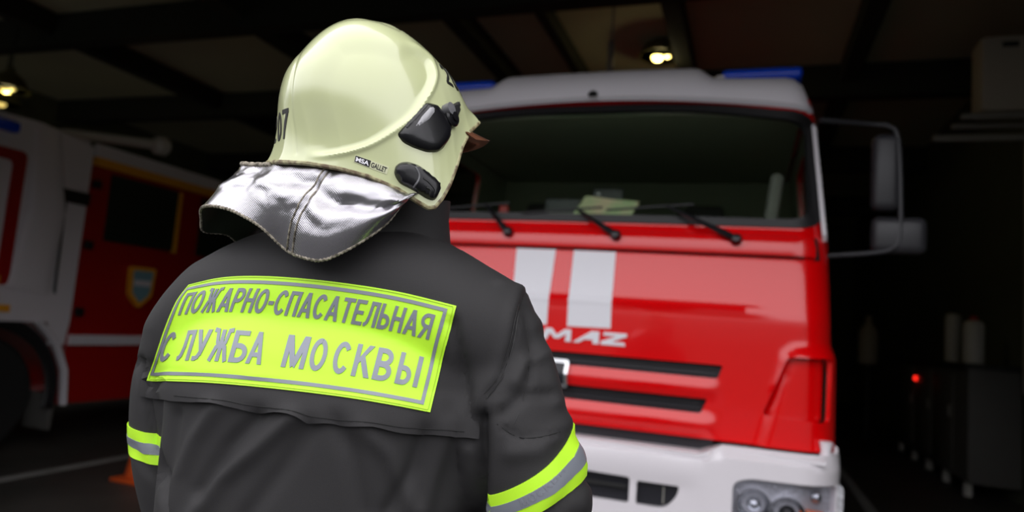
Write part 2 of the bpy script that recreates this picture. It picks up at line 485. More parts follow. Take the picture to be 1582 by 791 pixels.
GL_, GR_ = -12.4, -8.7            # unseen second gateway, added to let daylight onto the ceiling and left truck
wf.box(((GR_ + DL) / 2, FWY - .15, CZ / 2 + .1), (DL - GR_, .3, CZ + .2))
wf.box(((LWX - .2 + GL_) / 2, FWY - .15, CZ / 2 + .1), (GL_ - LWX + .2, .3, CZ + .2))
wf.box(((GL_ + GR_) / 2, FWY - .15, (CZ + .2 + DH) / 2), (GR_ - GL_, .3, CZ + .2 - DH))
wf.box(((RWX + DR) / 2 + .15, FWY - .15, CZ / 2 + .1), (RWX - DR + .3, .3, CZ + .2))
wf.box(((DL + DR) / 2, FWY - .15, (CZ + .2 + DH) / 2), (DR - DL, .3, CZ + .2 - DH))
struct('wall_front', wf, M['wall'])
for x, w_, hgt in ((-9.1, .22, .3), (-5.95, .25, .3), (-3.4, .2, .25), (-2.35, .12, .2), (-.9, .2, .25), (1.1, .2, .25)):
    struct('trim_%d' % (int(-x * 10) % 97 + 1), MB().box((x, (BWY + FWY) / 2, CZ - hgt / 2 - .001), (w_, BWY - FWY - .02, hgt)), M['beam'])
for i, y in enumerate((6.4, 9.5, 13.5, 18)):
    struct('trim_%d' % (200 + i), MB().box(((RWX + LWX) / 2, y, CZ - .22), (RWX - LWX - .02, .22, .42)), M['beam'])
# painted bay lines
for i, (x, n_) in enumerate(((-5.4, 1), (1.19, 2))):
    o = MB().box((x, 10, .0025), (.1, 16, .003)).build('floor_line', M['line'], None, False)
    o['kind'] = 'structure'; o.name = 'trim_%d' % (300 + i)

# ------------------------------------------------------------------ the red fire truck
D0 = 3.174; XC = -.83
T0 = Vector((XC, D0, 0))
truck = thing('fire_truck', 'red fire truck with white bumper and two white stripes, parked behind the firefighter', 'fire truck', T0)
def interp(x, tab):
    if x <= tab[0][0]: return tab[0][1]
    for (a, fa), (b, fb) in zip(tab, tab[1:]):
        if x <= b: return fa + (fb - fa) * (x - a) / (b - a)
    return tab[-1][1]
YB = [(1.0, .0), (1.5, .015), (1.62, .02), (1.66, .03), (1.9, .10), (2.035, .155), (2.66, .305), (2.95, .42)]
HW = [(1.0, 1.21), (1.46, 1.205), (1.52, 1.185), (2.0, 1.17), (2.66, 1.11), (2.95, 1.06)]
FEN = [(.86, 1.0), (.965, 1.475), (1.02, 1.515), (1.4, 1.53), (1.4, 1.0)]
def cab(x, z, off=0., hw=None):
    """front skin of the cab in truck space; rounds back at the corners"""
    w = (hw or interp(z, HW)); r = .15
    ax = abs(x); y = interp(z, YB) + .04 * (x / 1.2) ** 2
    s = 1 if x >= 0 else -1
    if ax > w - r:                                   # arc of the corner: parameter goes round it
        t = (ax - (w - r)) / r * (math.pi / 2) * .999
        t = min(t, math.pi / 2)
        px = (w - r) + r * math.sin(t); y += r * (1 - math.cos(t)); N = Vector((s * math.sin(t), -math.cos(t), .1))
    else: px = ax; N = Vector((0, -1, .12))
    if z < 1.56 and hw is None:
        ins = inpoly(ax, z, FEN); d = pdist(ax, z, FEN)
        y -= .028 * (smooth(0, .06, d) if ins else 0)
        k = 1 - smooth(.66, .74, ax)
        y -= k * .022 * (math.exp(-((z - 1.287) / .035) ** 2) + math.exp(-((z - 1.13) / .035) ** 2))
    y -= .008 * math.exp(-((z - 1.645) / .012) ** 2) * (1 - smooth(.8, 1., ax)) * (1 if hw is None else 0)
    N.normalize()
    return T0 + Vector((s * px, y, z)) + N * off, N
def cs(off=0.): return lambda u, v: cab(u, v, off)
def mir(p): return [(-x, *r) for x, *r in p][::-1]
HWr = 1.2
slotU = roundpoly([(-.735, 1.395), (-.715, 1.335), (.715, 1.335), (.735, 1.395)], .012)
slotL = roundpoly([(-.675, 1.243), (-.65, 1.178), (.65, 1.178), (.675, 1.243)], .012)
recR = roundpoly([(.905, 1.20), (1.0, 1.455), (1.135, 1.46), (1.15, 1.45), (1.145, 1.205), (1.13, 1.19)], .02)
def wside(z): return interp(z, HW)
def edge(z0, z1, n=8):
    return [(wside(z0 + (z1 - z0) * i / n), z0 + (z1 - z0) * i / n) for i in range(n + 1)]
def sheet(z0, z1, inset=0.):
    e = [(x - inset, z) for x, z in edge(z0, z1)]
    return e + mir(e)
panel('front_panel', [(x, z) for x, z in edge(1.07, 2.035)] + mir(edge(1.07, 2.035)), [slotU, slotL, recR, mir(recR)], .021, cs(0), M['red'], truck, 0, .02)
for s in (1, -1):
    rp = recR if s == 1 else mir(recR)
    g = panel('step_recess', [(x, z) for x, z in rp], [], .03, cs(-.042), M['red'], truck, 0, .01)
    for zz in (1.38, 1.28):
        pass
for sl in (slotU, slotL):
    g = panel('grille_slot', sl, [], .05, cs(-.045), M['grille'], truck, 0, .01)
    zc = (max(p[1] for p in sl) + min(p[1] for p in sl)) / 2; xm = max(p[0] for p in sl) - .03
    for dz in (-.012, .012):
        MB().tube([cab(-xm + 2 * xm * i / 12, zc + dz, -.03)[0] for i in range(13)], .004, 6).build('slat', M['cowl'], g)
# ledge below the windshield
led = roundpoly([(-1.08, 1.905), (1.08, 1.905), (1.072, 1.992), (-1.072, 1.992)], .008)
panel('shadow_gap', roundpoly([(-1.095, 1.893), (1.095, 1.893), (1.085, 2.0), (-1.085, 2.0)], .01), [], .05, cs(.001), M['rubber'], truck, .002, .002)  # black sheet whose rim paints in the shadow line round the ledge
def ledge_s(u, v):
    P, N = cab(u, v, .0); yc = interp(v, YB)
    return P + Vector((0, (.076 + (v - 1.905) * .19) - yc, 0)), Vector((N.x, -.97, .22)).normalized()
panel('hood_ledge', led, [], .04, ledge_s, M['red'], truck, dome=(.012, .012), thick=.006)
# stripes
for st in ([(-.296, 1.89), (-.088, 1.89), (-.084, 1.515), (-.262, 1.515)], [(.004, 1.89), (.214, 1.89), (.226, 1.52), (.017, 1.515)]):
    panel('white_stripe', st[::-1], [], .012, cs(.0012), M['white_tape'], truck, .0016, .001)
# maker's letters
def put_text(s, x0, x1, z0, z1, m, name, par, sh=.0, bold=.0, off=.001, zx=0.):
    lettering(name, s, lambda u, v: (x0 + (x1 - x0) * u, z0 + (z1 - z0) * v + zx * u), cs(off), m, par, .004, .004, bold, sh)
MAZ = {'K': [[(0, 0), (.22, 0), (.3, .38), (.78, 0), (1.1, 0), (.5, .5), (1.1, 1), (.8, 1), (.3, .62), (.38, 1), (.16, 1)]],
       'A': [[(0, 0), (.25, 0), (.5, .3), (.85, .3), (.85, 0), (1.1, 0), (1.1, 1), (.78, 1)]],
       'M': [[(0, 0), (.25, 0), (.42, .62), (.62, .2), (.8, .2), (1.15, .62), (1.1, 0), (1.35, 0), (1.35, 1), (1.08, 1), (.72, .5), (.5, 1), (.22, 1)]],
       'Z': [[(0, 0), (1.15, 0), (1.1, .28), (.5, .28), (1.2, .75), (1.2, 1), (.12, 1), (.1, .74), (.72, .74), (0, .26)]]}
lx = -.37
for ch, wd in (('K', .115), ('A', .125), ('M', .15), ('A', .125), ('Z', .12)):
    sc_ = wd / {'K': 1.1, 'A': 1.1, 'M': 1.35, 'Z': 1.2}[ch]
    pl_ = [(lx + x * sc_, 1.442 + y * .058) for x, y in MAZ[ch][0]]
    panel('badge_letter', pl_, [], .03, cs(.001), M['white_tape'], truck, .006, .006)
    lx += wd + .01
# centre badge frame
bo = roundpoly([(-.15, 1.225), (.045, 1.225), (.045, 1.355), (-.15, 1.355)], .012)
bi = roundpoly([(-.135, 1.24), (.03, 1.24), (.03, 1.34), (-.135, 1.34)], .008)
bd = panel('badge_frame', bo, [bi], .02, cs(.02), M['chrome'], truck, .004, .012)
panel('badge_plate', bi, [], .03, cs(.02), M['grille'], bd, .001, .006)
# dark gap above bumper
panel('lower_gap', [(-.72, 1.0), (.72, 1.0), (.70, 1.085), (-.70, 1.085)], [], .06, cs(-.03), M['grille'], truck, 0, .02)
# windshield surround, rubber, glass
wsh = [(-1.10, 2.045, .09), (1.10, 2.045, .09), (1.068, 2.64, .10), (.5, 2.705, .3), (-.5, 2.705, .3), (-1.068, 2.64, .10)]
wsh = roundpoly(wsh, .1, 8)
inner = roundpoly([(-1.055, 2.085, .07), (1.055, 2.085, .07), (1.03, 2.595, .08), (.5, 2.665, .3), (-.5, 2.665, .3), (-1.03, 2.595, .08)], .08, 8)
ou = edge(2.035, 2.74) + mir(edge(2.035, 2.74))
panel('windshield_surround', ou, [wsh], .045, cs(0), M['red'], truck, 0, .03)
panel('windshield_seal', wsh, [inner], .03, cs(.004), M['rubber'], truck, .004, .03)
panel('windshield', roundpoly([(-1.06, 2.08), (1.06, 2.08), (1.035, 2.60), (0, 2.67), (-1.035, 2.60)], .05), [], .06, cs(-.008), M['glass'], truck, 0, .004)
# cab interior
inn = MB()
inn.box(T0 + Vector((0, .62, 1.70)), (2.0, .62, .66), .05)
inn.box(T0 + Vector((0, .42, 2.03)), (2.06, .34, .10), .03)
inn.box(T0 + Vector((.45, .70, 2.06)), (.55, .25, .14), .06)
inn.build('dashboard', M['cowl'], truck)
MB().box(T0 + Vector((0, 2.0, 1.95)), (2.2, .05, 1.6)).build('cab_rear_wall', M['interior'], truck)
MB().box(T0 + Vector((0, 1.12, 1.1)), (2.2, 1.8, .1)).build('cab_floor', M['interior'], truck)
MB().box(T0 + Vector((0, 1.18, 2.662)), (2.08, 1.66, .02), .006).build('headliner', M['interior'], truck)
for sx, w_ in ((.52, .48), (-.1, .42), (-.62, .48)):
    st = MB().box(T0 + Vector((sx, 1.3, 1.55)), (w_, .5, .14), .05).build('seat', M['seatm'], truck)
    MB().box(T0 + Vector((sx, 1.58, 1.9)), (w_, .14, .66), .06).build('backrest', M['seatm'], st)
    MB().box(T0 + Vector((sx, 1.58, 2.32)), (w_ * .55, .1, .17), .04).build('headrest', M['seatm'], st)
sw = MB(); cw = T0 + Vector((.50, .82, 2.10)); ax = Vector((0, -.62, .78)).normalized(); u = Vector((1, 0, 0)); w = ax.cross(u)
sw.tube([cw + (u * math.cos(t) + w * math.sin(t)) * .21 for t in [2 * math.pi * i / 40 for i in range(40)]], .014, 8, closed=True)
for t in (R_(200), R_(340), R_(90)):
    sw.tube([cw, cw + (u * math.cos(t) + w * math.sin(t)) * .21], .012, 8)
sw.lathe([(.0, .0), (.06, .0), (.05, .03), (0, .035)], cw - ax * .01, ax, 20)
sw.tube([cw, cw - ax * .4], .03, 10)
sw.build('steering_wheel', M['black_plastic'], truck)
MB().box(T0 + Vector((.93, .60, 2.22)), (.07, .07, .36), .03, Matrix.Rotation(R_(6), 3, 'Y')).build('pillar_cover', M['seatw'], truck)
# cab sides, roof and rear
def side_surf(s):
    def f(y, z):
        return T0 + Vector((s * wside(z), y, z)), Vector((s, 0, .05)).normalized()
    return f
for s in (1, -1):
    y0 = lambda z: interp(z, YB) + .04 + .15
    out_ = [(y0(1.07), 1.07), (2.05, 1.07), (2.05, 2.72), (y0(2.72), 2.72), (y0(2.03), 2.03)]
    win = roundpoly([(.42, 2.02), (1.45, 2.02), (1.45, 2.58), (.62, 2.58)], .06)
    panel('cab_side', out_, [win], .12, side_surf(s), M['red'], truck, 0, .03)
    panel('side_lining', [(y + (.03 if i in (0, 3, 4) else 0), z) for i, (y, z) in enumerate(out_)], [win], .12, lambda a, b, s=s: (side_surf(s)(a, b)[0] - Vector((s * .034, 0, 0)), Vector((-s, 0, 0))), M['interior'], truck, 0, .004)
    panel('side_window', win, [], .15, side_surf(s), M['glass'], truck, -.01, .004)
    hb = MB().tube([T0 + Vector((s * (wside(z) - .01), interp(z, YB) + .10 + (.0), z)) + Vector((-s * .012, -.03 * (1 if .02 < t < .98 else 0), 0))
                    for t, z in [(0, 2.0), (.04, 2.02), (.5, 2.3), (.96, 2.57), (1, 2.59)]], .011, 8)
    hb.build('grab_rail', M['white'], truck)
    MB().box(T0 + Vector((s * 1.2, 1.3, 1.75)), (.04, .16, .035), .01).build('door_handle', M['black_plastic'], truck)
MB().box(T0 + Vector((0, 1.2, 2.70)), (2.16, 1.64, .06), .02).build('cab_roof', M['red'], truck)
MB().box(T0 + Vector((0, 2.04, 1.9)), (2.3, .04, 1.66)).build('cab_back', M['red'], truck)
# white roof fairing
def topz(x): return 2.865 + .062 * (1 - smooth(.53, .64, abs(x)))
secs = []; NX = 61
for j in range(12):
    row = []
    for i in range(NX):
        x = -1.095 + 2.19 * i / (NX - 1); ax_ = abs(x) / 1.095
        edgeR = .10 * (1 - math.sqrt(max(0, 1 - max(0, (ax_ - .90) / .10) ** 2)))
        zb = 2.738 - .07 * ax_ ** 2; zt = topz(x) - edgeR * 1.1
        t = j / 4
        if j <= 5:
            a = j / 5; a2 = math.sin(a * math.pi / 2); y = .265 + .05 * ax_ ** 2 + .17 * (1 - math.cos(a * math.pi / 2)) * 1.0 + edgeR; z = zb + (zt - zb) * a2
            x2 = x * (1 - .03 * a)
        else:
            a = (j - 5) / 6; y = .44 + .05 * ax_ ** 2 + edgeR + a * 1.5; z = zt; x2 = x * .97
        row.append(T0 + Vector((x2, y, z)))
    secs.append(row)
vs = [p for r in secs for p in r]; fs = [(j * NX + i, j * NX + i + 1, (j + 1) * NX + i + 1, (j + 1) * NX + i) for j in range(11) for i in range(NX - 1)]
n = len(vs); top = list(vs); base = [Vector((p.x, p.y + .02, p.z - .02)) for p in vs]
allf = fs + [tuple(i + n for i in f[::-1]) for f in fs]
bd_ = {}
for f in fs:
    for i in range(4): bd_[(f[i], f[(i + 1) % 4])] = 1
for a, b in bd_:
    if (b, a) not in bd_: allf.append((b, a, a + n, b + n))
fair = mk('roof_fairing', top + base, allf, M['roofw'], truck)
MB().lathe([(.025, -.005), (.025, .01), (.012, .02), (0, .022)], T0 + Vector((.006, .262, 2.745)), (0, -.6, 1), 12).build('marker_lamp', M['rubber'], fair)
MB().box(T0 + Vector((.64, .52, 2.885)), (.05, .1, .04), .01).build('beacon_bracket', M['white'], fair)
for s in (1, -1):
    MB().box(T0 + Vector((s * .845, .60, 2.905)), (.40, .26, .062), .024, None, 3).build('beacon', M['blue'], truck)
# wipers
for (px_, tip) in ((.765, (.44, 2.125)), (.212, (.0, 2.10)), (-.34, (-.50, 2.115))):
    a = cab(px_, 1.962, .058)[0]; c = cab(tip[0], tip[1], .035)[0]; b = a.lerp(c, .35) + Vector((0, -.02, 0))
    wpo = MB().tube([a, a.lerp(b, .5) + Vector((0, -.012, 0)), b, c], [.019, .017, .013, .008], 8)
    wpo.lathe([(.024, -.02), (.027, .01), (.018, .026), (0, .03)], a, Vector((0, -1, .3)), 14)
    o = wpo.build('wiper', M['black_gloss'], truck)
    pts = [cab(tip[0] - .30 + .42 * i / 10, tip[1] - .02 + .004 * i, .016)[0] for i in range(11)]
    MB().tube(pts, .006, 6).build('wiper_blade', M['rubber'], o)
# bumper
def bump(x, z, off=0.):
    r = .17; w = 1.222; ax = abs(x); s = 1 if x >= 0 else -1
    y = -.125 + .05 * (x / 1.2) ** 2; N = Vector((0, -1, 0))
    top = 1.025 + .045 * smooth(.66, .74, ax)
    rr = .055
    if z > top - rr:
        q = min(1, (z - (top - rr)) / rr); y += rr * (1 - math.sqrt(max(0, 1 - q * q))) * 1.2; N = Vector((0, -1, q * 1.5))
    y += .012 * smooth(.93, .86, z) * (1 - smooth(.6, .7, ax))
    y -= .03 * smooth(.64, .76, ax)
    if ax > w - r:
        t = min((ax - (w - r)) / r * (math.pi / 2), math.pi / 2)
        px = (w - r) + r * math.sin(t); y += r * (1 - math.cos(t)) * 1.1; N = Vector((s * math.sin(t), -math.cos(t), N.z))
    else: px = ax
    N.normalize(); return T0 + Vector((s * px, y, z)) + N * off, N
def bs(off=0.): return lambda u, v: bump(u, v, off)
bout = [(1.222, .5), (1.222, 1.068), (.75, 1.068), (.68, 1.03), (.66, 1.024)]
bout = bout + mir(bout)
hl = roundpoly([(.80, .70), (1.165, .70), (1.17, .955), (.86, .952), (.80, .93)], .03)
s1 = roundpoly([(.405, .775), (.53, .775, .05), (.575, .83, .03), (.585, .875), (.405, .875)], .012)
s0 = roundpoly([(-.375, .775), (.375, .775), (.375, .885), (-.375, .90)], .015)
panel('bumper', bout, [hl, mir(hl), s1, mir(s1), s0], .03, bs(0), M['white'], truck, 0, .025)
panel('bumper_shelf', [(-1.15, .0), (1.15, .0), (1.15, .1), (-1.15, .1)], [], .1, lambda u, v: (T0 + Vector((u, -.1 + .3 * v / .1 * .7, 1.02 + .035 * smooth(.66, .74, abs(u)))), Vector((0, 0, 1))), M['white'], truck, 0, .02)
for sl in (s1, mir(s1), s0):
    g = panel('bumper_intake', sl, [], .04, bs(-.03), M['grille'], truck, 0, .01)
    xs_ = [p[0] for p in sl]
    MB().tube([bump(min(xs_) + (max(xs_) - min(xs_)) * .64, z, -.02)[0] for z in (.79, .86)], .003, 6).build('rib', M['steel'], g)
g = MB().tube([bump(x, .84, -.012)[0] for x in np.linspace(-.36, .36, 13)], .01, 6).build('intake_bar', M['frame'], truck)
for s in (1, -1):
    P = hl if s == 1 else mir(hl)
    hp_ = [(x + (s * .06 if abs(x) > 1.1 else 0), z) for x, z in P]
    h_ = panel('headlamp', hp_, [], .025, lambda a, b: (Vector((T0.x + a, bump(max(-1.14, min(1.14, a)), b)[0].y + .055, b)), Vector((0, -1, 0))), M['lampgrey'], truck, 0, .01)
    for (x, z, r_) in ((.885, .845, .062), (1.015, .825, .066)):
        c = bump(s * x, z, -.05)[0]; nrm = Vector((0, -1, 0))
        MB().lathe([(r_ * .45, -.02), (r_ * .8, .0), (r_, .03), (r_ * 1.08, .03), (r_ * 1.08, .022), (r_ * .9, -.02)], c, nrm, 28).build('reflector', M['chrome'], h_)
        MB().lathe([(r_ * .5, -.02), (r_ * .5, .0), (r_ * .38, .014), (r_ * .2, .022), (0, .025)], c, nrm, 24).build('projector_lens', M['lens' if x < .95 else 'black_gloss'], h_)
    rc = bump(s * 1.12, .90, -.05)[0]
    MB().lathe([(.02, -.01), (.022, .01), (.01, .02), (0, .022)], rc, (0, -1, 0), 16).build('side_bulb', M['lens'], h_)
    MB().box(bump(s * 1.10, .815, -.04)[0], (.10, .04, .07), .015).build('indicator', M['amber'], h_)
    panel('lamp_cover', P, [], .04, bs(-.006), M['cover'], h_, 0, .003)
    MB().box(T0 + Vector((s * 1.205, .20, .80)), (.035, .12, .58), .012).build('fender_edge', M['white'], truck)
    MB().lathe([(.02, 0), (.03, .02), (.02, .06), (.028, .1)], T0 + Vector((s * 1.16, .02, 1.02)), (0, 0, 1), 10).build('bumper_stay', M['white'], truck)
# mirrors
for s in (1, -1):
    yy = .43
    arm = MB().tube(catmull([T0 + Vector((s * 1.12, yy - .1, 2.60)), T0 + Vector((s * 1.35, yy, 2.605)), T0 + Vector((s * 1.44, yy, 2.59)), T0 + Vector((s * 1.475, yy, 2.52)),
                    T0 + Vector((s * 1.49, yy, 2.25)), T0 + Vector((s * 1.49, yy, 2.06)), T0 + Vector((s * 1.46, yy, 2.0)), T0 + Vector((s * 1.38, yy, 1.975)), T0 + Vector((s * 1.16, yy, 1.95))], 5), .013, 10)
    a_ = arm.build('mirror_arm', M['cowl'], truck)
    MB().box(T0 + Vector((s * 1.43, yy + .03, 2.37)), (.13, .09, .38), .04, None, 4).build('mirror', M['cowl'], a_)
    MB().box(T0 + Vector((s * 1.49, yy + .03, 2.065)), (.24, .08, .18), .04, None, 4).build('mirror', M['cowl'], a_)
# body behind the cab, chassis, wheels
bb = MB().box(T0 + Vector((0, 5.2, 1.95)), (2.4, 6.0, 1.9), .05).build('equipment_body', M['red'], truck)
for s in (1, -1):
    for k in range(4):
        MB().box(T0 + Vector((s * 1.2, 2.95 + 1.45 * k, 1.95)), (.03, 1.2, 1.5), .008).build('roller_shutter', M['steel'], bb)
MB().box(T0 + Vector((0, 4.2, .85)), (.9, 8.0, .25)).build('chassis', M['frame'], truck)
for s in (1, -1):
    for y in (1.25, 5.0, 6.4):
        c = T0 + Vector((s * 1.0, y, .54))
        tw = MB().lathe([(.30, -.15), (.50, -.16), (.54, -.13), (.54, .13), (.50, .16), (.30, .15)], c, (s, 0, 0), 40).build('wheel', M['tyre'], truck)
        MB().lathe([(.0, .06), (.12, .10), (.14, .04), (.28, .05), (.30, .14)], c, (s, 0, 0), 30).build('wheel_rim', M['rim'], tw)
    MB().box(T0 + Vector((s * 1.14, 1.9, .75)), (.08, .1, .75), .02).build('cab_step', M['frame'], truck)

# things on the dashboard
dz = 2.082
def quad_on(px4, z, m, name, th=.004):
    pts = [onZ(*p, z) for p in px4]
    return pts
c0 = T0 + Vector((.10, .36, 0))
mp = MB(); g = [onY(884, 332, D0 + .29), onY(972, 337, D0 + .29), onY(988, 312, D0 + .36), onY(905, 303, D0 + .36)]
vsm = []; fsm = []
for j in range(5):
    for i in range(9):
        a, b = i / 8, j / 4
        p = (g[0] * (1 - a) + g[1] * a) * (1 - b) + (g[3] * (1 - a) + g[2] * a) * b
        p = p + Vector((0, -.008 * math.sin(a * math.pi * 3), 0)); vsm.append(p)
n = len(vsm)
fsm = [(j * 9 + i, j * 9 + i + 1, (j + 1) * 9 + i + 1, (j + 1) * 9 + i) for j in range(4) for i in range(8)]
vsm += [p + Vector((0, .003, -.002)) for p in vsm]; fs2 = fsm + [tuple(i + n for i in f[::-1]) for f in fsm]
fs2 += [(i, i + 1, i + 1 + n, i + n) for i in range(8)] + [(36 + i + 1, 36 + i, 36 + i + n, 36 + i + 1 + n) for i in range(8)]
tag(mk('folded_map', vsm, fs2, M['paper'], None), 'beige and green folded map leaning on the dashboard behind the windshield', 'map')
rb = thing('radio_unit', 'dark grey radio box with pale front, on the dashboard left of the folded map', 'radio', Vector((XC - .16, D0 + .46, dz)))
MB().box(Vector((XC - .16, D0 + .46, 2.15)), (.20, .10, .13), .012).build('casing', M['cowl'], rb)
MB().box(Vector((XC - .16, D0 + .405, 2.115)), (.16, .008, .035), .003).build('front_plate', M['steel'], rb)
nv = thing('navigation_screen', 'black dashboard screen standing upright behind the folded map', 'screen', Vector((XC + .08, D0 + .47, dz)))
MB().box(Vector((XC + .08, D0 + .47, 2.22)), (.17, .03, .13), .012).build('screen_casing', M['black_plastic'], nv)
MB().tube([Vector((XC + .08, D0 + .48, 2.085)), Vector((XC + .08, D0 + .48, 2.17))], .012, 8).build('stand', M['black_plastic'], nv)
MB().lathe([(.008, 0), (.008, .006), (0, .008)], Vector((XC + .03, D0 + .455, 2.25)), (0, -1, 0), 10).build('suction_knob', M['white'], nv)
rt = MB().box(Vector((XC - .50, D0 + .42, 2.125)), (.055, .04, .085), .01).build('red_box', M['redp'], None)
tag(rt, 'small red box standing on the dashboard at the left end of the windshield', 'box')

# ------------------------------------------------------------------ the truck at the left
LT0 = Vector((-6.1, 3.3, 0))
lt = thing('fire_truck', 'dim white and red fire truck parked at the left edge, seen from its side', 'fire truck', Vector((-7.3, 7.0, 0)))
def ls(y, z): return Vector((-6.1, y, z)), Vector((1, 0, 0))
def lpan(name, poly, m, par=lt, h=0., th=.03, holes=(), step=.25, rd=0.):
    return panel(name, roundpoly(poly, rd, 4) if rd else poly, list(holes), step, ls, m, par, h, th)
lw = roundpoly([(3.35, 1.75), (3.98, 1.75), (3.98, 2.56), (3.45, 2.56)], .05)
cab_o = [(2.75, 1.18), (3.45, 1.18), (3.55, 1.2), (4.62, 1.2), (4.66, .98), (4.80, .98), (4.83, 1.2), (4.83, 2.90), (4.3, 2.985), (3.3, 2.95), (2.75, 2.1)]
lpan('cab_side', cab_o, M['white'], holes=[lw])
lpan('side_window', lw, M['glass'], h=-.01, th=.004)
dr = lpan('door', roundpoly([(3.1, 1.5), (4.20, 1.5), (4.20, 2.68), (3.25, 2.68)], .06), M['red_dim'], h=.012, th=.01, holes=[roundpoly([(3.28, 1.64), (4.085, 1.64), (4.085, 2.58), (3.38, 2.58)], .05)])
lpan('door_stripe', [(3.3, 1.52), (4.12, 1.52), (4.12, 1.58), (3.3, 1.58)], M['orange'], par=dr, h=.016, th=.004)
lpan('lower_sill', roundpoly([(2.9, 1.19), (4.62, 1.19), (4.62, 1.47), (2.9, 1.47)], .03), M['white'], h=.03, th=.03)
lpan('marker_lamp', [(4.08, 1.27), (4.22, 1.27), (4.22, 1.33), (4.08, 1.33)], M['orange'], h=.045, th=.02)
MB().tube([Vector((-6.07, 4.36, 1.46)), Vector((-6.07, 4.44, 2.2)), Vector((-6.10, 4.36, 2.93))], [(.02, .19), (.02, .17), (.02, .13)], 16).build('corner_pillar', M['white'], lt)
lpan('door_hinge', [(4.5, 2.32), (4.84, 2.32), (4.84, 2.44), (4.5, 2.44)], M['rubber'], h=.03, th=.03)
MB().tube([Vector((-6.08, 4.60, 2.35)), Vector((-6.08, 4.62, 1.45))], .012, 6).build('door_gap', M['rubber'], lt)
for z in (1.95, 2.55, 1.3):
    MB().box(Vector((-6.085, 4.9, z)), (.05, .08, .08), .01).build('latch', M['rubber'], lt)
MB().box(Vector((-6.15, 3.72, 2.865)), (.22, .72, .10), .03).build('beacon', M['blue'], lt)
MB().box(Vector((-7.3, 3.9, 2.92)), (2.3, 1.9, .12), .04).build('cab_roof', M['white'], lt)
MB().box(Vector((-7.3, 3.0, 1.9)), (2.3, .3, 1.7), .1).build('cab_front', M['white'], lt)
MB().box(Vector((-8.48, 3.9, 2.0)), (.05, 1.9, 1.8)).build('cab_side', M['white'], lt)
# body
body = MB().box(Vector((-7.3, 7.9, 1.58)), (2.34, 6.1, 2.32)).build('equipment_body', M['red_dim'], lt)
lpan('white_stripe', [(4.86, .98), (10.9, .98), (10.9, 1.075), (4.86, 1.075)], M['white'], h=.012, th=.05)
lpan('upper_band', [(4.86, 2.82), (10.9, 2.82), (10.9, 2.95), (4.86, 2.95)], M['white'], h=.01, th=.06)
lpan('orange_band', [(4.86, 2.735), (10.9, 2.735), (10.9, 2.82), (4.86, 2.82)], M['orange'], h=.014, th=.06)
for y0_ in (5.08, 6.3, 7.5, 8.7):
    g = lpan('roller_shutter', [(y0_, 2.02), (y0_ + .85, 2.02), (y0_ + .85, 2.69), (y0_, 2.69)], M['shutter'], par=lt, h=.0, th=.06)
    for k in range(9):
        MB().tube([Vector((-6.096, y0_ + .02, 2.06 + k * .07)), Vector((-6.096, y0_ + .83, 2.06 + k * .07))], .006, 6).build('shutter_slat', M['shutter'], g)
    lpan('shutter_rail', [(y0_ + .85, 2.0), (y0_ + .90, 2.0), (y0_ + .90, 2.69), (y0_ + .85, 2.69)], M['orange'], par=g, h=.01, th=.04)
em = lpan('crest', roundpoly([(5.56, 1.36), (5.71, 1.50), (5.73, 1.80), (5.40, 1.80), (5.42, 1.50)][::-1], .04), M['orange'], h=.03, th=.04, step=.06)
lpan('crest_field', roundpoly([(5.56, 1.42), (5.67, 1.52), (5.69, 1.76), (5.44, 1.76), (5.46, 1.52)][::-1], .03), mat('crest_blue', (.22, .42, .50), .5), par=em, h=.036, th=.004, step=.06)
lpan('crest_band', [(5.46, 1.60), (5.67, 1.60), (5.67, 1.66), (5.46, 1.66)], M['white'], par=em, h=.04, th=.004)
MB().tube([Vector((-6.17, 6.6, .45)), Vector((-6.13, 6.62, 1.0)), Vector((-6.1, 6.65, 1.0))], .02, 6).build('hand_rail', M['rubber'], lt)
# roof monitor
wm = MB().tube([Vector((-6.35, 4.5, 2.98)), Vector((-6.3, 4.75, 3.02)), Vector((-6.2, 5.3, 3.10)), Vector((-6.15, 5.58, 3.14))], [.04, .045, .05, .055], 12)
wm.lathe([(.055, 0), (.10, .05), (.105, .14), (.05, .2)], Vector((-6.16, 5.55, 3.135)), (.05, 1, .1), 16)
wm.build('water_monitor', M['bottle'], lt)
MB().box(Vector((-6.4, 4.72, 2.99)), (.2, .3, .14), .03).build('monitor_base', M['frame'], lt)
# wheels and arch
for y in (4.1, 8.9):
    for xs in (-6.34, -8.26):
        sgn = 1 if xs > -7 else -1
        c = Vector((xs, y, .53))
        tw = MB().lathe([(.30, -.15), (.49, -.16), (.53, -.12), (.53, .12), (.49, .16), (.30, .15)], c, (sgn, 0, 0), 40).build('wheel', M['tyre'], lt)
        MB().lathe([(0, .08), (.11, .10), (.13, .02), (.27, .04), (.30, .14)], c, (sgn, 0, 0), 30).build('wheel_rim', M['rim'], tw)
pts = [Vector((-6.13, 4.1 + .66 * math.cos(t), .53 + .66 * math.sin(t))) for t in [R_(a) for a in range(-12, 88, 8)]]
MB().tube(pts, [(.025, .06)] * len(pts), 8).build('wheel_arch', M['rubber'], lt)
MB().tube([Vector((-6.08, 4.50, 1.2)), Vector((-6.08, 4.70, 1.0)), Vector((-6.08, 4.82, .75)), Vector((-6.08, 4.86, .42))], [(.03, .05)] * 4, 10).build('mudguard_edge', M['white'], lt)
MB().box(Vector((-6.3, 4.80, .35)), (.34, .03, .34), .008).build('mud_flap', M['cabinet'], lt)
MB().box(Vector((-7.3, 6.9, .62)), (.9, 7.5, .25)).build('chassis', M['frame'], lt)
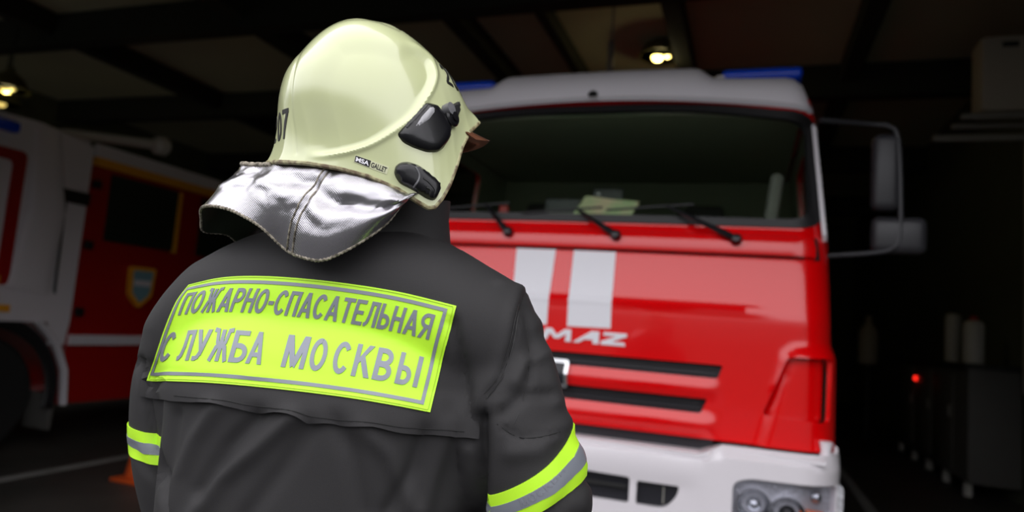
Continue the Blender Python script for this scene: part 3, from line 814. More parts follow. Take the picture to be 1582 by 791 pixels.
# traffic cone
cp = onZ(214, 742, 0)
cn = thing('traffic_cone', 'orange traffic cone on the floor behind the firefighter, by the white bay line', 'traffic cone', cp)
MB().box(cp + Vector((0, 0, .015)), (.30, .30, .03), .008).build('base', M['cone'], cn)
MB().lathe([(.10, .03), (.11, .04), (.03, .52), (.022, .53), (0, .53)], cp, (0, 0, 1), 28).build('cone_body', M['cone'], cn)
MB().lathe([(.082, .19), (.084, .19), (.065, .30), (.062, .30)], cp, (0, 0, 1), 28).build('white_collar', M['line'], cn)

# ------------------------------------------------------------------ right side of the hall
ac = thing('air_conditioner', 'grey outdoor air conditioner unit on steel brackets high on the right', 'air conditioner', Vector((2.35, 7.15, 3.72)))
MB().box(Vector((2.37, 7.15, 4.10)), (.92, .32, .70), .03).build('casing', M['acw'], ac)
MB().lathe([(.27, 0), (.27, .012), (.25, .02), (.24, 0)], Vector((2.52, 6.99, 4.04)), (0, -1, 0), 32).build('fan_ring', M['dark'], ac)
fan = MB(); fc = Vector((2.52, 6.975, 4.04))
for k in range(5):
    a = k * 2 * math.pi / 5 + .5
    fan.tube([fc + Vector((math.cos(a + j * .18) * .045 * j, -.0, math.sin(a + j * .18) * .045 * j)) for j in range(6)], [(.012, .01), (.02, .01), (.03, .01), (.035, .01), (.035, .01), (.02, .01)], 8)
fan.build('fan', M['dark'], ac)
MB().box(Vector((2.13, 6.985, 4.36)), (.13, .01, .05), .004).build('vent', M['dark'], ac)
br = thing('wall_bracket', 'steel bracket rails carrying the air conditioner on the right wall', 'bracket', Vector((2.85, 7.0, 3.5)))
MB().box(Vector((2.30, 7.0, 3.70)), (1.1, .05, .05), .01).build('rail', M['steel'], br)
MB().box(Vector((2.30, 7.3, 3.70)), (1.1, .05, .05), .01).build('rail', M['steel'], br)
MB().box(Vector((2.19, 7.0, 3.50)), (1.32, .05, .06), .01).build('lower_rail', M['steel'], br)
# counter run
cr = thing('storage_counter', 'dim grey storage counter along the right wall with white canisters on it', 'counter', Vector((2.5, 10.8, 0)))
MB().box(Vector((2.83 - .26, 10.9, .80)), (.5, 4.1, 1.24), .01).build('counter_body', M['cabinet'], cr)
MB().box(Vector((2.83 - .28, 10.9, 1.45)), (.56, 4.2, .05), .01).build('worktop', M['dark'], cr)
for y in (9.15, 10.0, 10.85, 11.7, 12.6):
    MB().box(Vector((2.40, y, .09)), (.08, .08, .18), .01).build('foot', M['bottle'], cr)
for y in (9.6, 10.6, 11.6):
    dp = MB().box(Vector((2.315, y + .25, .80)), (.02, .9, 1.1), .006).build('door', M['cabinet'], cr)
    MB().box(Vector((2.295, y - .1, .9)), (.02, .03, .14), .006).build('handle', M['steel'], dp)
def can(y, x, r, h, lab, cap, name='canister'):
    t = thing(name, lab, 'canister', Vector((x, y, 1.475)), 'white canisters on the storage counter')
    MB().lathe([(r, 0), (r * 1.02, .02), (r * 1.02, h - .06), (r * .9, h - .02), (r * .5, h)], (x, y, 1.476), (0, 0, 1), 24).build('canister_body', M['bottle'], t)
    MB().lathe([(r * .4, h - .01), (r * .4, h + .05), (0, h + .05)], (x, y, 1.476), (0, 0, 1), 16).build('cap', cap, t)
can(10.2, 2.5, .09, .62, 'tall narrow white canister on the storage counter, left of the wider one', M['dark'])
can(9.35, 2.5, .11, .50, 'short wide white canister with a red cap on the storage counter', M['redp'])
rl = thing('signal_lamp', 'small glowing red lamp on the front of the storage counter', 'lamp', Vector((2.27, 11.0, 1.2)))
MB().lathe([(.03, 0.001), (.03, .02), (.02, .035), (0, .04)], (2.304, 11.2, 1.2), (-1, 0, 0), 16).build('lamp_head', M['led'], rl)
for y, h_ in ((8.62, 3.0),):
    tag(MB().tube([Vector((2.80, y, 1.2)), Vector((2.80, y, 1.2 + h_))], .05, 12).build('wall_pipe', M['steel'], None), 'grey vertical pipe on the right wall beside the counter', 'pipe')
eb = thing('electrical_box', 'dark electrical box hung low on the right wall near the grey pipe', 'electrical box', Vector((2.8, 8.35, 1.1)))
MB().box(Vector((2.78, 8.2, 1.15)), (.12, .32, .5), .01).build('casing', M['dark'], eb)
MB().box(Vector((2.715, 8.2, 1.18)), (.01, .2, .3), .004).build('cover_plate', M['steel'], eb)
# round post with a white sleeve far back
po = thing('fire_extinguisher', 'pale extinguisher-shaped cylinder on a post, in the dark right of the red truck', 'extinguisher', Vector((1.95, 13.5, 0)))
c = Vector((2.02, 13.5, 1.3))
MB().lathe([(.13, 0), (.16, .03), (.16, .55), (.10, .68), (.05, .72), (.05, .85), (0, .86)], c, (0, 0, 1), 24).build('cylinder', M['acw'], po)
MB().tube([Vector((2.02, 13.5, 0)), Vector((2.02, 13.5, 1.3))], .06, 10).build('post', M['dark'], po)

# ------------------------------------------------------------------ ceiling lamps
def pendant(c, lab, bm_, watt, r=.26, two=True):
    t = thing('pendant_lamp', lab, 'lamp', Vector((c.x, c.y, CZ)), 'dome lamps hanging from the ceiling')
    MB().tube([c + Vector((0, 0, .28)), Vector((c.x, c.y, CZ))], .012, 8).build('rod', M['dark'], t)
    MB().lathe([(r, 0), (r * .96, .03), (r * .75, .14), (r * .35, .22), (.05, .26), (.05, .30), (.035, .30), (.035, .25), (r * .33, .205), (r * .72, .125), (r * .92, .03), (r * .97, 0)], c, (0, 0, 1), 36).build('lamp_shade', M['shade'], t)
    b = MB().lathe([(.0, -.075), (.05, -.06), (.07, -.02), (.06, .04), (.03, .10), (.03, .16)], c + Vector((-.035, 0, .02)), (0, 0, 1), 20).build('bulb', bm_, t)
    if two: MB().lathe([(.0, -.05), (.03, -.04), (.045, -.01), (.04, .03), (.02, .08)], c + Vector((.09, 0, .03)), (0, 0, 1), 16).build('bulb', bm_, t)
    if watt:
        L = bpy.data.lights.new('lamp_light', 'POINT'); L.energy = watt; L.color = (1, .86, .45); L.shadow_soft_size = .06
        o = bpy.data.objects.new('lamp_light', L); COL.objects.link(o); o.location = c + Vector((0, 0, -.09)); put(o, t)
pendant(camP(1020, 88, 8.6), 'lit dome lamp with a bright yellow bulb above the red truck cab', M['bulb'], 2)
pendant(camP(12, 138, 9.0), 'dull yellow dome lamp at the far left under the ceiling, upper of two', M['bulb_dim'], 3, .24)
pendant(camP(4, 160, 10.5), 'dull yellow dome lamp at the far left edge, lower of two', M['bulb_dim'], 0, .24, False)
tag(MB().tube([camP(945, 66, 7.0), Vector((camP(945, 66, 7.0).x, camP(945, 66, 7.0).y, CZ))], .012, 8).lathe([(.02, -.5), (.035, -.48), (.035, 0), (.02, .02)], camP(945, 66, 7.0), (0, 0, 1), 10).build('hanging_rod', M['steel'], None), 'thin metal rod hanging from the ceiling left of the lit lamp', 'rod')

# ------------------------------------------------------------------ the firefighter
TH = R_(8)
LX = Vector((math.cos(TH), math.sin(TH), 0)); FX = Vector((-math.sin(TH), math.cos(TH), 0))
PO = camP(500, 600, 1.08); PO.z = 0
def P3(l, d, z): return PO + LX * l + FX * d + Vector((0, 0, z))
man = thing('person', 'firefighter in dark jacket and pale helmet seen from behind, standing before the red truck', 'person', PO)

def ring(c, ax1, ax2, a, b, n=40, e=2.0):
    out = []
    for k in range(n):
        t = 2 * math.pi * k / n; cs_, sn = math.cos(t), math.sin(t)
        out.append(c + ax1 * (a * math.copysign(abs(cs_) ** (2 / e), cs_)) + ax2 * (b * math.copysign(abs(sn) ** (2 / e), sn)))
    return out
def limb(mb, pts, n=32):
    """pts: (l,d,z,r) or (l,d,z,ra,rb)"""
    C = [P3(*p[:3]) for p in pts]; rings = []; up = None
    for i, c in enumerate(C):
        t = (C[min(i + 1, len(C) - 1)] - C[max(0, i - 1)]).normalized()
        if up is None: up = FX.copy()
        u = (up - t * up.dot(t)).normalized(); w = t.cross(u); up = u
        r = pts[i][3]; rb_ = pts[i][4] if len(pts[i]) > 4 else r
        rings.append(ring(c, u, w, r, rb_, n))
    # rounded end caps
    v, f = loft(rings, n); mb.add(v, f)
def fine(pts, k=5):
    return [tuple(q) for q in catmull(pts, k)]
def remeshed(name, mb, voxel, smooth_it):
    me = bpy.data.meshes.new('tmp'); me.from_pydata(mb.v, [], mb.f)
    bm = bmesh.new(); bm.from_mesh(me); bmesh.ops.recalc_face_normals(bm, faces=bm.faces); bm.to_mesh(me); bm.free()
    o = bpy.data.objects.new('tmp', me); COL.objects.link(o)
    r = o.modifiers.new('r', 'REMESH'); r.mode = 'VOXEL'; r.voxel_size = voxel
    s = o.modifiers.new('s', 'SMOOTH'); s.factor = .5; s.iterations = smooth_it
    dg = bpy.context.evaluated_depsgraph_get(); ev = o.evaluated_get(dg)
    m2 = bpy.data.meshes.new_from_object(ev); bpy.data.objects.remove(o)
    return m2

# jacket volume
jb = MB()
tors = [(.74, .01, .01, .27, .185), (.9, .01, .01, .262, .175), (1.05, .01, .01, .25, .168), (1.18, .01, .0, .245, .165), (1.3, .012, .0, .252, .165),
        (1.38, .012, .0, .262, .165), (1.46, .012, .005, .262, .15), (1.53, .015, .01, .20, .115), (1.58, .02, .015, .13, .09)]
T = fine(tors, 4)
v, f = loft([ring(P3(t[1], t[2], t[0]), LX, FX, t[3], t[4], 48, 2.3) for t in T], 48); jb.add(v, f)
yk = [(-.335, .03, 1.385, .03, .03), (-.315, .03, 1.395, .065, .068), (-.27, .02, 1.43, .095, .092), (-.20, .01, 1.47, .118, .112), (-.10, .005, 1.50, .132, .125),
      (.02, .0, 1.515, .138, .125), (.12, .0, 1.515, .134, .125), (.19, .0, 1.505, .125, .112), (.25, .0, 1.49, .112, .098), (.305, .0, 1.47, .088, .086), (.335, .0, 1.46, .045, .045)]
Y_ = fine(yk, 3)
v, f = loft([ring(P3(y[0], y[1], y[2]), FX, Vector((0, 0, 1)), y[3], y[4], 40, 2.2) for y in Y_], 40); jb.add(v, f)
armR = [(.245, .0, 1.475, .085), (.275, -.005, 1.41, .094), (.305, -.01, 1.34, .092), (.335, -.01, 1.27, .086), (.347, .02, 1.215, .084), (.34, .08, 1.17, .076), (.30, .16, 1.13, .066), (.25, .235, 1.10, .056), (.215, .275, 1.09, .05)]
armL = [(-.245, .025, 1.41, .082), (-.262, .03, 1.36, .087), (-.262, .035, 1.28, .083), (-.245, .04, 1.20, .078), (-.22, .06, 1.13, .075), (-.19, .12, 1.08, .068), (-.15, .19, 1.07, .058), (-.12, .24, 1.07, .05)]
limb(jb, fine(armR, 4)); limb(jb, fine(armL, 4))
jme = remeshed('jacket', jb, .007, 10)

# folds of the cloth: strokes over the back (as seen from behind), width and height
def strokes_apply(me, strokes, ns=1.0):
    me.update(); N = [vv.normal.copy() for vv in me.vertices]
    for i, vv in enumerate(me.vertices):
        p = Vector(vv.co); q = p - PO; d = q.dot(FX)
        a = 0
        if N[i].dot(CAMP - p) > -.02 * 1 and d < .12:
            x, y, _ = proj(p)
            for pts, w, h in strokes:
                bb = w * 3
                if not (min(s[0] for s in pts) - bb < x < max(s[0] for s in pts) + bb and min(s[1] for s in pts) - bb < y < max(s[1] for s in pts) + bb): continue
                dd = pdist(x, y, pts, False); a += h * math.exp(-(dd / w) ** 2)
        n1 = noise.noise(p * 7 + Vector((3, 1, 5))); n2 = noise.noise(Vector((p.x * 16, p.y * 16, p.z * 7)) + Vector((9, 2, 2)))
        amp = .0045 if q.z < 1.40 else .002
        a += ns * (amp * n1 + amp * .6 * n2)
        vv.co = p + N[i] * a * 1.15
strokes = [
    ([(812, 448), (800, 490), (793, 530), (775, 585), (752, 615), (744, 650)], 4, -.003),
    ([(800, 450), (788, 490), (780, 530), (762, 580), (738, 612)], 9, .003),
    ([(744, 645), (742, 700), (738, 760), (738, 800)], 9, -.022),
    ([(722, 640), (715, 700), (705, 780)], 22, .006),
    ([(700, 500), (712, 560), (722, 620), (728, 680)], 9, -.007),
    ([(690, 660), (672, 720), (655, 791)], 13, .006),
    ([(655, 665), (640, 720), (600, 791)], 12, -.007),
    ([(560, 660), (600, 700), (640, 791)], 14, .005),
    ([(520, 650), (545, 700), (560, 791)], 14, -.005),
    ([(450, 645), (400, 690), (340, 740), (300, 800)], 13, .009),
    ([(400, 640), (350, 690), (310, 760)], 11, -.008),
    ([(330, 630), (300, 680), (275, 740), (268, 800)], 12, .008),
    ([(480, 660), (440, 720), (380, 800)], 14, -.006),
    ([(270, 640), (262, 700), (255, 760)], 9, -.006),
    ([(215, 560), (222, 620), (240, 700), (262, 800)], 7, -.012),
    ([(795, 590), (810, 560), (835, 550)], 10, .006), ([(775, 640), (810, 610), (850, 610)], 9, -.006),
    ([(770, 655), (800, 676), (835, 676), (865, 668)], 3.5, -.0035),
    ([(790, 700), (830, 695), (880, 650)], 14, .005),
    ([(812, 475), (822, 530), (818, 590)], 7, -.004), ([(832, 500), (848, 560), (860, 620)], 12, .004),
    ([(630, 340), (670, 360), (720, 390)], 10, -.003), ([(820, 455), (800, 446), (770, 436)], 6, .004),
    ([(250, 600), (300, 610)], 8, .0), ([(890, 700), (906, 738), (900, 780)], 14, .006), ([(850, 791), (880, 760), (905, 740)], 10, -.006),
    ([(205, 690), (225, 720), (245, 740)], 8, -.004), ([(300, 420), (262, 455), (230, 500)], 18, .003),
]
strokes_apply(jme, strokes)
jme.name = 'jacket'
jme.materials.clear(); jme.materials.append(M['jacket'])
jme.polygons.foreach_set('use_smooth', [True] * len(jme.polygons))
jacket = bpy.data.objects.new('jacket', jme); COL.objects.link(jacket); put(jacket, man)

def bvh_of(objs):
    vs = []; fs = []
    for me in objs:
        n = len(vs); vs += [v.co.copy() for v in me.vertices]; fs += [tuple(i + n for i in p.vertices) for p in me.polygons]
    return BVHTree.FromPolygons(vs, fs)
jbvh = bvh_of([jme])
def seen(bvh, px, py, sm_=None):
    """the point of the cloth met by the sight line through a point of the view, and its outward normal"""
    d = ray(px, py).normalized()
    loc, nor, idx, dist = bvh.ray_cast(CAMP, d, 4)
    if loc is None:
        q = CAMP + d * 1.05
        loc, nor, idx, dist = bvh.find_nearest(q)
    if nor.dot(CAMP - loc) < 0: nor = -nor
    return loc, nor
def on(bvh): return lambda u, v: seen(bvh, u, v)
def smoothN(bvh, k=6):
    def f(u, v):
        P, N = seen(bvh, u, v); A = N.copy()
        for dx, dy in ((k, 0), (-k, 0), (0, k), (0, -k)):
            P2, N2 = seen(bvh, u + dx, v + dy)
            if (P2 - P).length < .05: A += N2
        A.normalize()
        return P, A
    return f
def PX(lst, ox, oy, s): return [(ox + x / s, oy + y / s) for x, y in lst]

# yoke: second layer of cloth over the shoulders, free along its lower hem
hem = [(219, 612), (269, 618), (330, 624), (353, 626.5), (380, 632), (447, 641), (480, 650), (526, 656), (575, 660), (620, 667), (670, 670), (717, 673.5), (736, 676)]
yo_r = [(742, 640), (750, 610), (768, 580), (782, 535), (790, 492), (796, 462)]
yo_t = [(770, 446), (735, 428), (700, 415), (660, 408), (600, 410), (500, 420), (400, 410), (340, 412), (300, 430), (262, 475), (238, 515), (222, 560)]
yo = hem + yo_r + yo_t
def yh(u, v):
    dh = pdist(u, v, hem, False); k = 1 - smooth(0, 75, dh)
    do = pdist(u, v, yo_r + yo_t, False)
    return -.0028 + .0078 * k * smooth(0, 26, do) + (.0040 * smooth(4, 60, do) * (1 - smooth(60, 200, dh)))
vs2, fs2_, lp_ = tri2d(yo[::-1], [], 9)
F = []; Bk = []
sf = smoothN(jbvh, 9)
for (u_, v_) in vs2:
    P, N = sf(u_, v_); h = yh(u_, v_)
    h += .0012 * math.sin(u_ / 23.) * (1 - smooth(0, 30, pdist(u_, v_, hem, False)))
    F.append(P + N * h); Bk.append(P + N * (h - .0022))
n = len(vs2); fa = list(fs2_) + [tuple(i + n for i in f_[::-1]) for f_ in fs2_]; ec = {}
for f_ in fs2_:
    for i in range(len(f_)): ec[(f_[i], f_[(i + 1) % len(f_)])] = 1
for a, b in ec:
    if (b, a) not in ec: fa.append((b, a, a + n, b + n))
yoke = mk('yoke', F + Bk, fa, M['jacket'], man)
# only the front layer of the yoke counts for what is sewn on it
bv = [v.co.copy() for v in jme.vertices]; bf = [tuple(p.vertices) for p in jme.polygons]
nb = len(bv); bv += F; bf += [tuple(i + nb for i in f_) for f_ in fs2_]
tbvh = BVHTree.FromPolygons(bv, bf)
# stitching along the hem
def seam(name, pts, bvh, r, m, par, off=.0006, k=4):
    q = [seen(bvh, x, y) for x, y in catmull(pts, k)]
    return MB().tube([P + N * off for P, N in q], r, 6).build(name, m, par)
seam('hem_stitch', [(x, y - 7) for x, y in hem[1:-1]], tbvh, .0006, M['print_black'], yoke)
seam('armhole_seam', [(809, 455), (800, 490), (793, 530), (775, 585), (752, 615)], jbvh, .0008, M['print_black'], jacket, 0)
seam('armhole_stitch', [(801, 470), (795, 495), (787, 532), (769, 582), (748, 608)], jbvh, .0005, M['print_black'], jacket, 0.0004)
seam('sleeve_seam', [(768, 655), (800, 675), (835, 675), (866, 667)], jbvh, .0007, M['print_black'], jacket, 0)
for xo in (-1, 1):
    seam('elbow_stitch', [(812 + xo * 0, 500), (818, 560), (808, 620), (790, 665)], jbvh, .0004, M['print_black'], jacket, .0002) if xo == 1 else 0

# the patch
TOP = catmull([(293, 440.6), (343, 429.7), (402, 427), (477, 431.5), (556, 441), (625, 453), (705, 473)], 8)
BOT = catmull([(228.5, 588), (328, 592), (427, 601), (526, 613), (600, 625), (664, 637)], 8)
LEF = catmull([(228.5, 588), (244, 543), (257, 505), (274, 466), (293, 440.6)], 8)
RIG = catmull([(664, 637), (677, 583), (694, 514), (705, 473)], 8)
def arcl(P):
    L = [0]
    for a, b in zip(P, P[1:]): L.append(L[-1] + math.hypot(b[0] - a[0], b[1] - a[1]))
    return [x / L[-1] for x in L]
AL = {id(c): arcl(c) for c in (TOP, BOT, LEF, RIG)}
def at(c, t):
    L = AL[id(c)]; t = max(0, min(1, t))
    return np.array([np.interp(t, L, [p[0] for p in c]), np.interp(t, L, [p[1] for p in c])])
def coons(u, v):
    uu = .86 * u + .14 * u * u if True else u
    u = uu
    q = (1 - v) * at(BOT, u) + v * at(TOP, u) + (1 - u) * at(LEF, v) + u * at(RIG, v) - ((1 - u) * (1 - v) * at(BOT, 0) + u * (1 - v) * at(BOT, 1) + (1 - u) * v * at(TOP, 0) + u * v * at(TOP, 1))
    return float(q[0]), float(q[1])
_sp = smoothN(tbvh, 7)
def patch_s(u, v): return _sp(*coons(u, v))
wav = lambda u, v: .0022 + .0006 * math.sin(u * 21 + v * 5) * (1 if v < .15 or u > .9 else .4)
# puckered cloth: same height law for everything on the patch
def psurf(off):
    def f(u, v):
        P, N = patch_s(u, v)
        e = .0010 * math.exp(-((u - .93 + .3 * (v - .1)) / .02) ** 2) * (1 - smooth(.1, .45, v)) + .0012 * math.exp(-((u - .035) / .02) ** 2) * math.sin(v * 9)
        return P + N * (.0022 + e + off), N
    return f
patch = panel('back_patch', [(0, 0), (1, 0), (1, 1), (0, 1)], [], .02, psurf(0), M['neon'], man, 0, .0026)
o_ = [(.010, .055), (.975, .055), (.975, .955), (.010, .955)]; i_ = [(.019, .088), (.964, .088), (.964, .922), (.019, .922)]
panel('border_line', o_, [i_], .02, psurf(.0010), M['silver'], patch, 0, .0012)
# tiny stitches round the rim
MB().tube([psurf(.0006)(u, v)[0] for u, v in [(t, .018) for t in np.linspace(.01, .99, 60)] + [(.992, t) for t in np.linspace(.03, .97, 25)] + [(t, .985) for t in np.linspace(.99, .01, 60)] + [(.008, t) for t in np.linspace(.97, .03, 25)]], .0004, 5, closed=True).build('rim_stitch', mat('neon_thread', (.40, .60, .02), .6), patch)
def letters(s, boxes_or_span, v0, v1, par, bold=.035):
    if isinstance(boxes_or_span, tuple):
        a, b = boxes_or_span
        adv = []; tot = 0
        for ch in s: w = GL[ch][0] + .085; adv.append((tot, w)); tot += w
        boxes = [(a + (b - a) * (t + .02) / tot, a + (b - a) * (t + w - .065) / tot) for t, w in adv]
    else: boxes = boxes_or_span
    for ch, (x0, x1) in zip(s, boxes):
        if ch == ' ': continue
        a, b = (.38, .15) if ch == '-' else (0, 1)
        sign_letter('letter', ch, lambda u, v: (x0 + (x1 - x0) * u, v0 + (v1 - v0) * (a + b * v)), psurf(.0010), M['silver'], par, 0, .0010)
letters('ПОЖАРНО-СПАСАТЕЛЬНАЯ', (.035, .948), .648, .875, patch)
def ub(x, mid):   # crop pixels to patch u at a given v
    return x
xs2 = [(150, 186), (207, 245), (250, 294), (300, 362), (366, 417), (420, 468), (530, 600), (610, 660), (682, 732), (746, 800), (810, 864), (880, 950)]
def u_of(xc, v):
    tx = 180 + xc / 2.022; lo, hi = 0., 1.
    for _ in range(22):
        m_ = (lo + hi) / 2
        if coons(m_, v)[0] < tx: lo = m_
        else: hi = m_
    return lo
letters('СЛУЖБАМОСКВЫ', [(u_of(a, .35), u_of(b, .35)) for a, b in xs2], .195, .480, patch, .03)

# reflective bands round the sleeves
def sleeve_band(tops, bots, arm, nm):
    """tops/bots: three sight points on the upper and lower rim"""
    def plane(p3):
        a, b, c = [seen(jbvh, *p)[0] for p in p3]; n = (b - a).cross(c - a).normalized(); return a, n
    # direct: centre line of the arm near the band
    C = [P3(*q[:3]) for q in fine(arm, 6)]
    rings = []
    for p3 in (tops, bots):
        if isinstance(p3[1], Vector): a, n = p3
        else: a, n = plane(p3)
        if n.z > 0: n = -n
        best = min(C[:int(len(C) * .8)], key=lambda c: abs((c - a).dot(n)))
        c = best - n * (best - a).dot(n)
        u_ = n.orthogonal().normalized(); w_ = n.cross(u_); r = []
        for k in range(64):
            t = 2 * math.pi * k / 64; dr_ = u_ * math.cos(t) + w_ * math.sin(t)
            loc, nor, idx, dist = jbvh.ray_cast(c, dr_, .16)
            lim = .114
            ok = loc is not None and (loc - c).length < lim and not (nm == 'R' and (loc - PO).dot(LX) < .285)
            r.append((loc if ok else c + dr_ * .070, dr_, ok))
        rings.append(r)
    # align starts
    r0, r1 = rings
    ks = min(range(64), key=lambda k: (r1[k][1] - r0[0][1]).length)
    sgn_ = 1 if (r1[(ks + 5) % 64][1] - r0[5][1]).length < (r1[(ks - 5) % 64][1] - r0[5][1]).length else -1
    r1 = [r1[(ks + sgn_ * k) % 64] for k in range(64)]
    def bandmesh(t0, t1, name, m, par, off):
        V = []; K = 5
        for side in (0, 1):
            for j in range(K + 1):
                t = t0 + (t1 - t0) * j / K
                for k in range(64):
                    P = r0[k][0].lerp(r1[k][0], t); D = r0[k][1].lerp(r1[k][1], t).normalized()
                    if not (r0[k][2] and r1[k][2]):
                        V.append(P + D * (0 if side == 0 else -.002)); continue
                    q = jbvh.find_nearest(P)[0]
                    N_ = jbvh.find_nearest(P)[1]
                    if N_.dot(D) < 0: N_ = -N_
                    V.append(q + (N_ * .5 + D * .5).normalized() * (off if side == 0 else -.002))
        Fc = []; n_ = (K + 1) * 64
        bad = [not (r0[k][2] and r1[k][2]) for k in range(64)]
        for j in range(K):
            for k in range(64):
                if bad[k] or bad[(k + 1) % 64]: continue
                a_, b_, c_, d_ = j * 64 + k, j * 64 + (k + 1) % 64, (j + 1) * 64 + (k + 1) % 64, (j + 1) * 64 + k
                Fc.append((a_, b_, c_, d_)); Fc.append((a_ + n_, d_ + n_, c_ + n_, b_ + n_))
        for k in range(64):
            k2 = (k + 1) % 64
            if bad[k] or bad[k2]: continue
            Fc.append((k, k + n_, k2 + n_, k2)); Fc.append((K * 64 + k, K * 64 + k2, K * 64 + k2 + n_, K * 64 + k + n_))
        return mk(name, V, Fc, m, par)
    b = bandmesh(0, 1, 'sleeve_band', M['neon'], man, .0025)
    bandmesh(.34, .68, 'silver_stripe', M['silver'], b, .0034)
    return b
bandR = sleeve_band([(745, 756), (815, 742), (868, 694)], [(745, 806), (812, 800), (872, 766)], armR, 'R')
nL = (LX * .10 + FX * .02 + Vector((0, 0, 1))).normalized()
bandL = sleeve_band((seen(jbvh, 216, 666)[0], nL), (seen(jbvh, 222, 713)[0], nL), armL, 'L')
# print on the silver stripe
bme = [c for c in bandR.children if c.name.startswith('silver_stripe')][0].data
sbvh = bvh_of([bme])
def arcpt(u, v):
    P = catmull([(748, 785), (790, 782), (825, 768), (855, 742), (876, 712)], 8); L = arcl(P)
    x = np.interp(u, L, [p[0] for p in P]); y = np.interp(u, L, [p[1] for p in P])
    x2 = np.interp(min(1, u + .02), L, [p[0] for p in P]); y2 = np.interp(min(1, u + .02), L, [p[1] for p in P]); x1 = np.interp(u - .02, L, [p[0] for p in P]); y1 = np.interp(u - .02, L, [p[1] for p in P])
    nx_, ny_ = (y2 - y1), -(x2 - x1); l_ = math.hypot(nx_, ny_) or 1
    return float(x + nx_ / l_ * v), float(y + ny_ / l_ * v)
for k, ch in enumerate('МОСКВА'):
    a0 = .36 + k * .095
    sign_letter('print', ch, lambda u, v: arcpt(a0 + .08 * u, -6 + 13 * v), on(sbvh), M['band_text'], bandR, .0004, .0005)

# collar
cb = MB(); K = 40
prof = [(1.56, .125), (1.60, .118), (1.64, .112), (1.672, .112)]
vsC = []
for side in (0, 1):
    for z, r in prof:
        for k in range(K):
            t = 2 * math.pi * k / K; rr = r - side * .006
            tilt = .018 * math.cos(t) 
            vsC.append(P3(.045 + rr * 1.12 * math.cos(t), .02 + rr * math.sin(t), z + tilt + (.006 * math.sin(3 * t))))
fsC = []; n = 4 * K
for j in range(3):
    for k in range(K):
        a, b, c, d = j * K + k, j * K + (k + 1) % K, (j + 1) * K + (k + 1) % K, (j + 1) * K + k
        fsC += [(a, b, c, d), (a + n, d + n, c + n, b + n)]
for k in range(K):
    k2 = (k + 1) % K; fsC += [(3 * K + k, 3 * K + k2, 3 * K + k2 + n, 3 * K + k + n), (k, k + n, k2 + n, k2)]
mk('collar', vsC, fsC, M['jacket'], man)

# ---- helmet, in a frame whose x points where the face looks
HY = R_(37)
HC = camP(572, 190, 1.06)
hx = Vector((math.cos(HY), math.sin(HY), 0)); hy = Vector((-math.sin(HY), math.cos(HY), 0)); hz = Vector((0, 0, 1))
def HP(x, y, z): return HC + hx * x + hy * y + hz * z
def hl_(px, py, y=0.):
    r = ray(px, py); k = ((HC - CAMP).dot(hy) + y) / r.dot(hy); q = CAMP + r * k - HC
    return np.array([q.dot(hx), y, q.z])
fr = [hl_(*p) for p in catmull([(560, 36), (600, 45), (637, 68), (670, 97), (693, 121), (709, 148), (716, 168), (721, 180)], 6)]
bk = [hl_(*p) for p in catmull([(560, 36), (520, 41), (490, 59), (462, 87), (441, 115), (431, 148), (428, 180), (425, 212), (419, 235), (411, 250)], 6)]
def resN(P, n):
    L = [0]
    for a, b in zip(P, P[1:]): L.append(L[-1] + float(np.linalg.norm(b - a)))
    L = np.array(L) / L[-1]; A = np.array(P); t = np.linspace(0, 1, n)
    return np.stack([np.interp(t, L, A[:, k]) for k in range(3)], 1)
NV, NA = 140, 380
fr = resN(fr, NV); bk = resN(bk, NV)
rim_px = [(412, 250, 0), (430, 249, -.045), (470, 251, -.082), (520, 259, -.106), (570, 272, -.116), (615, 292, -.119), (648, 313, -.115), (662, 321, -.111), (672, 320, -.108), (684, 306, -.102), (696, 284, -.094), (707, 254, -.082), (715, 226, -.064), (727, 202, -.038), (741, 189, 0)]
rim = np.array([hl_(*p) for p in rim_px])
x0 = float((rim[:, 0].max() + rim[:, 0].min()) / 2)
ang = np.arctan2(abs(rim[:, 1]), rim[:, 0] - x0)      # pi at the back, 0 at the front
order = np.argsort(ang)
rimS = resN([rim[i] for i in order], 200); angS = np.arctan2(abs(rimS[:, 1]), rimS[:, 0] - x0); o2 = np.argsort(angS)
def rim_at(a):   # a in 0..pi
    return np.array([np.interp(a, angS[o2], rimS[o2, k]) for k in range(3)])
ZA = fr[0][2]; XA = fr[0][0]; B_ = .126
zr = rim_at(math.pi / 2)[2]; zeq = ZA - .165
def side_pt(v):
    if v < .62:
        t = v / .62 * math.pi / 2; return np.array([XA * (1 - v) + .0 * v + x0 * v * .3, -B_ * math.sin(t) ** .86, zeq + (ZA - zeq) * max(0, math.cos(t)) ** .92])
    k = (v - .62) / .38; return np.array([x0 * .3 * v, -B_ * (1 - .03 * k), zeq + (zr - zeq) * k])
_sp0 = np.array([side_pt(v) for v in np.linspace(0, 1, 200)])
for _ in range(500):
    _sp0[1:-1] = .25 * _sp0[:-2] + .5 * _sp0[1:-1] + .25 * _sp0[2:]
SP = resN(list(_sp0), NV)
ridge = PX([(545, 118), (600, 152), (650, 192), (668, 225), (676, 262), (668, 300), (645, 345), (592, 418), (520, 475), (430, 528), (340, 557), (250, 572), (175, 572)], 400, 10, 2.471)
leftc = PX([(175, 572), (160, 530), (176, 450), (184, 370), (195, 280), (220, 200), (250, 145), (290, 105), (380, 90), (470, 97), (545, 118)], 400, 10, 2.471)
oval = [tuple(p) for p in catmull(ridge, 4)] + [tuple(p) for p in catmull(leftc, 4)][1:-1]
left_s = [tuple(p) for p in catmull(leftc, 3)]
ridge_s = [tuple(p) for p in catmull(ridge, 4)]
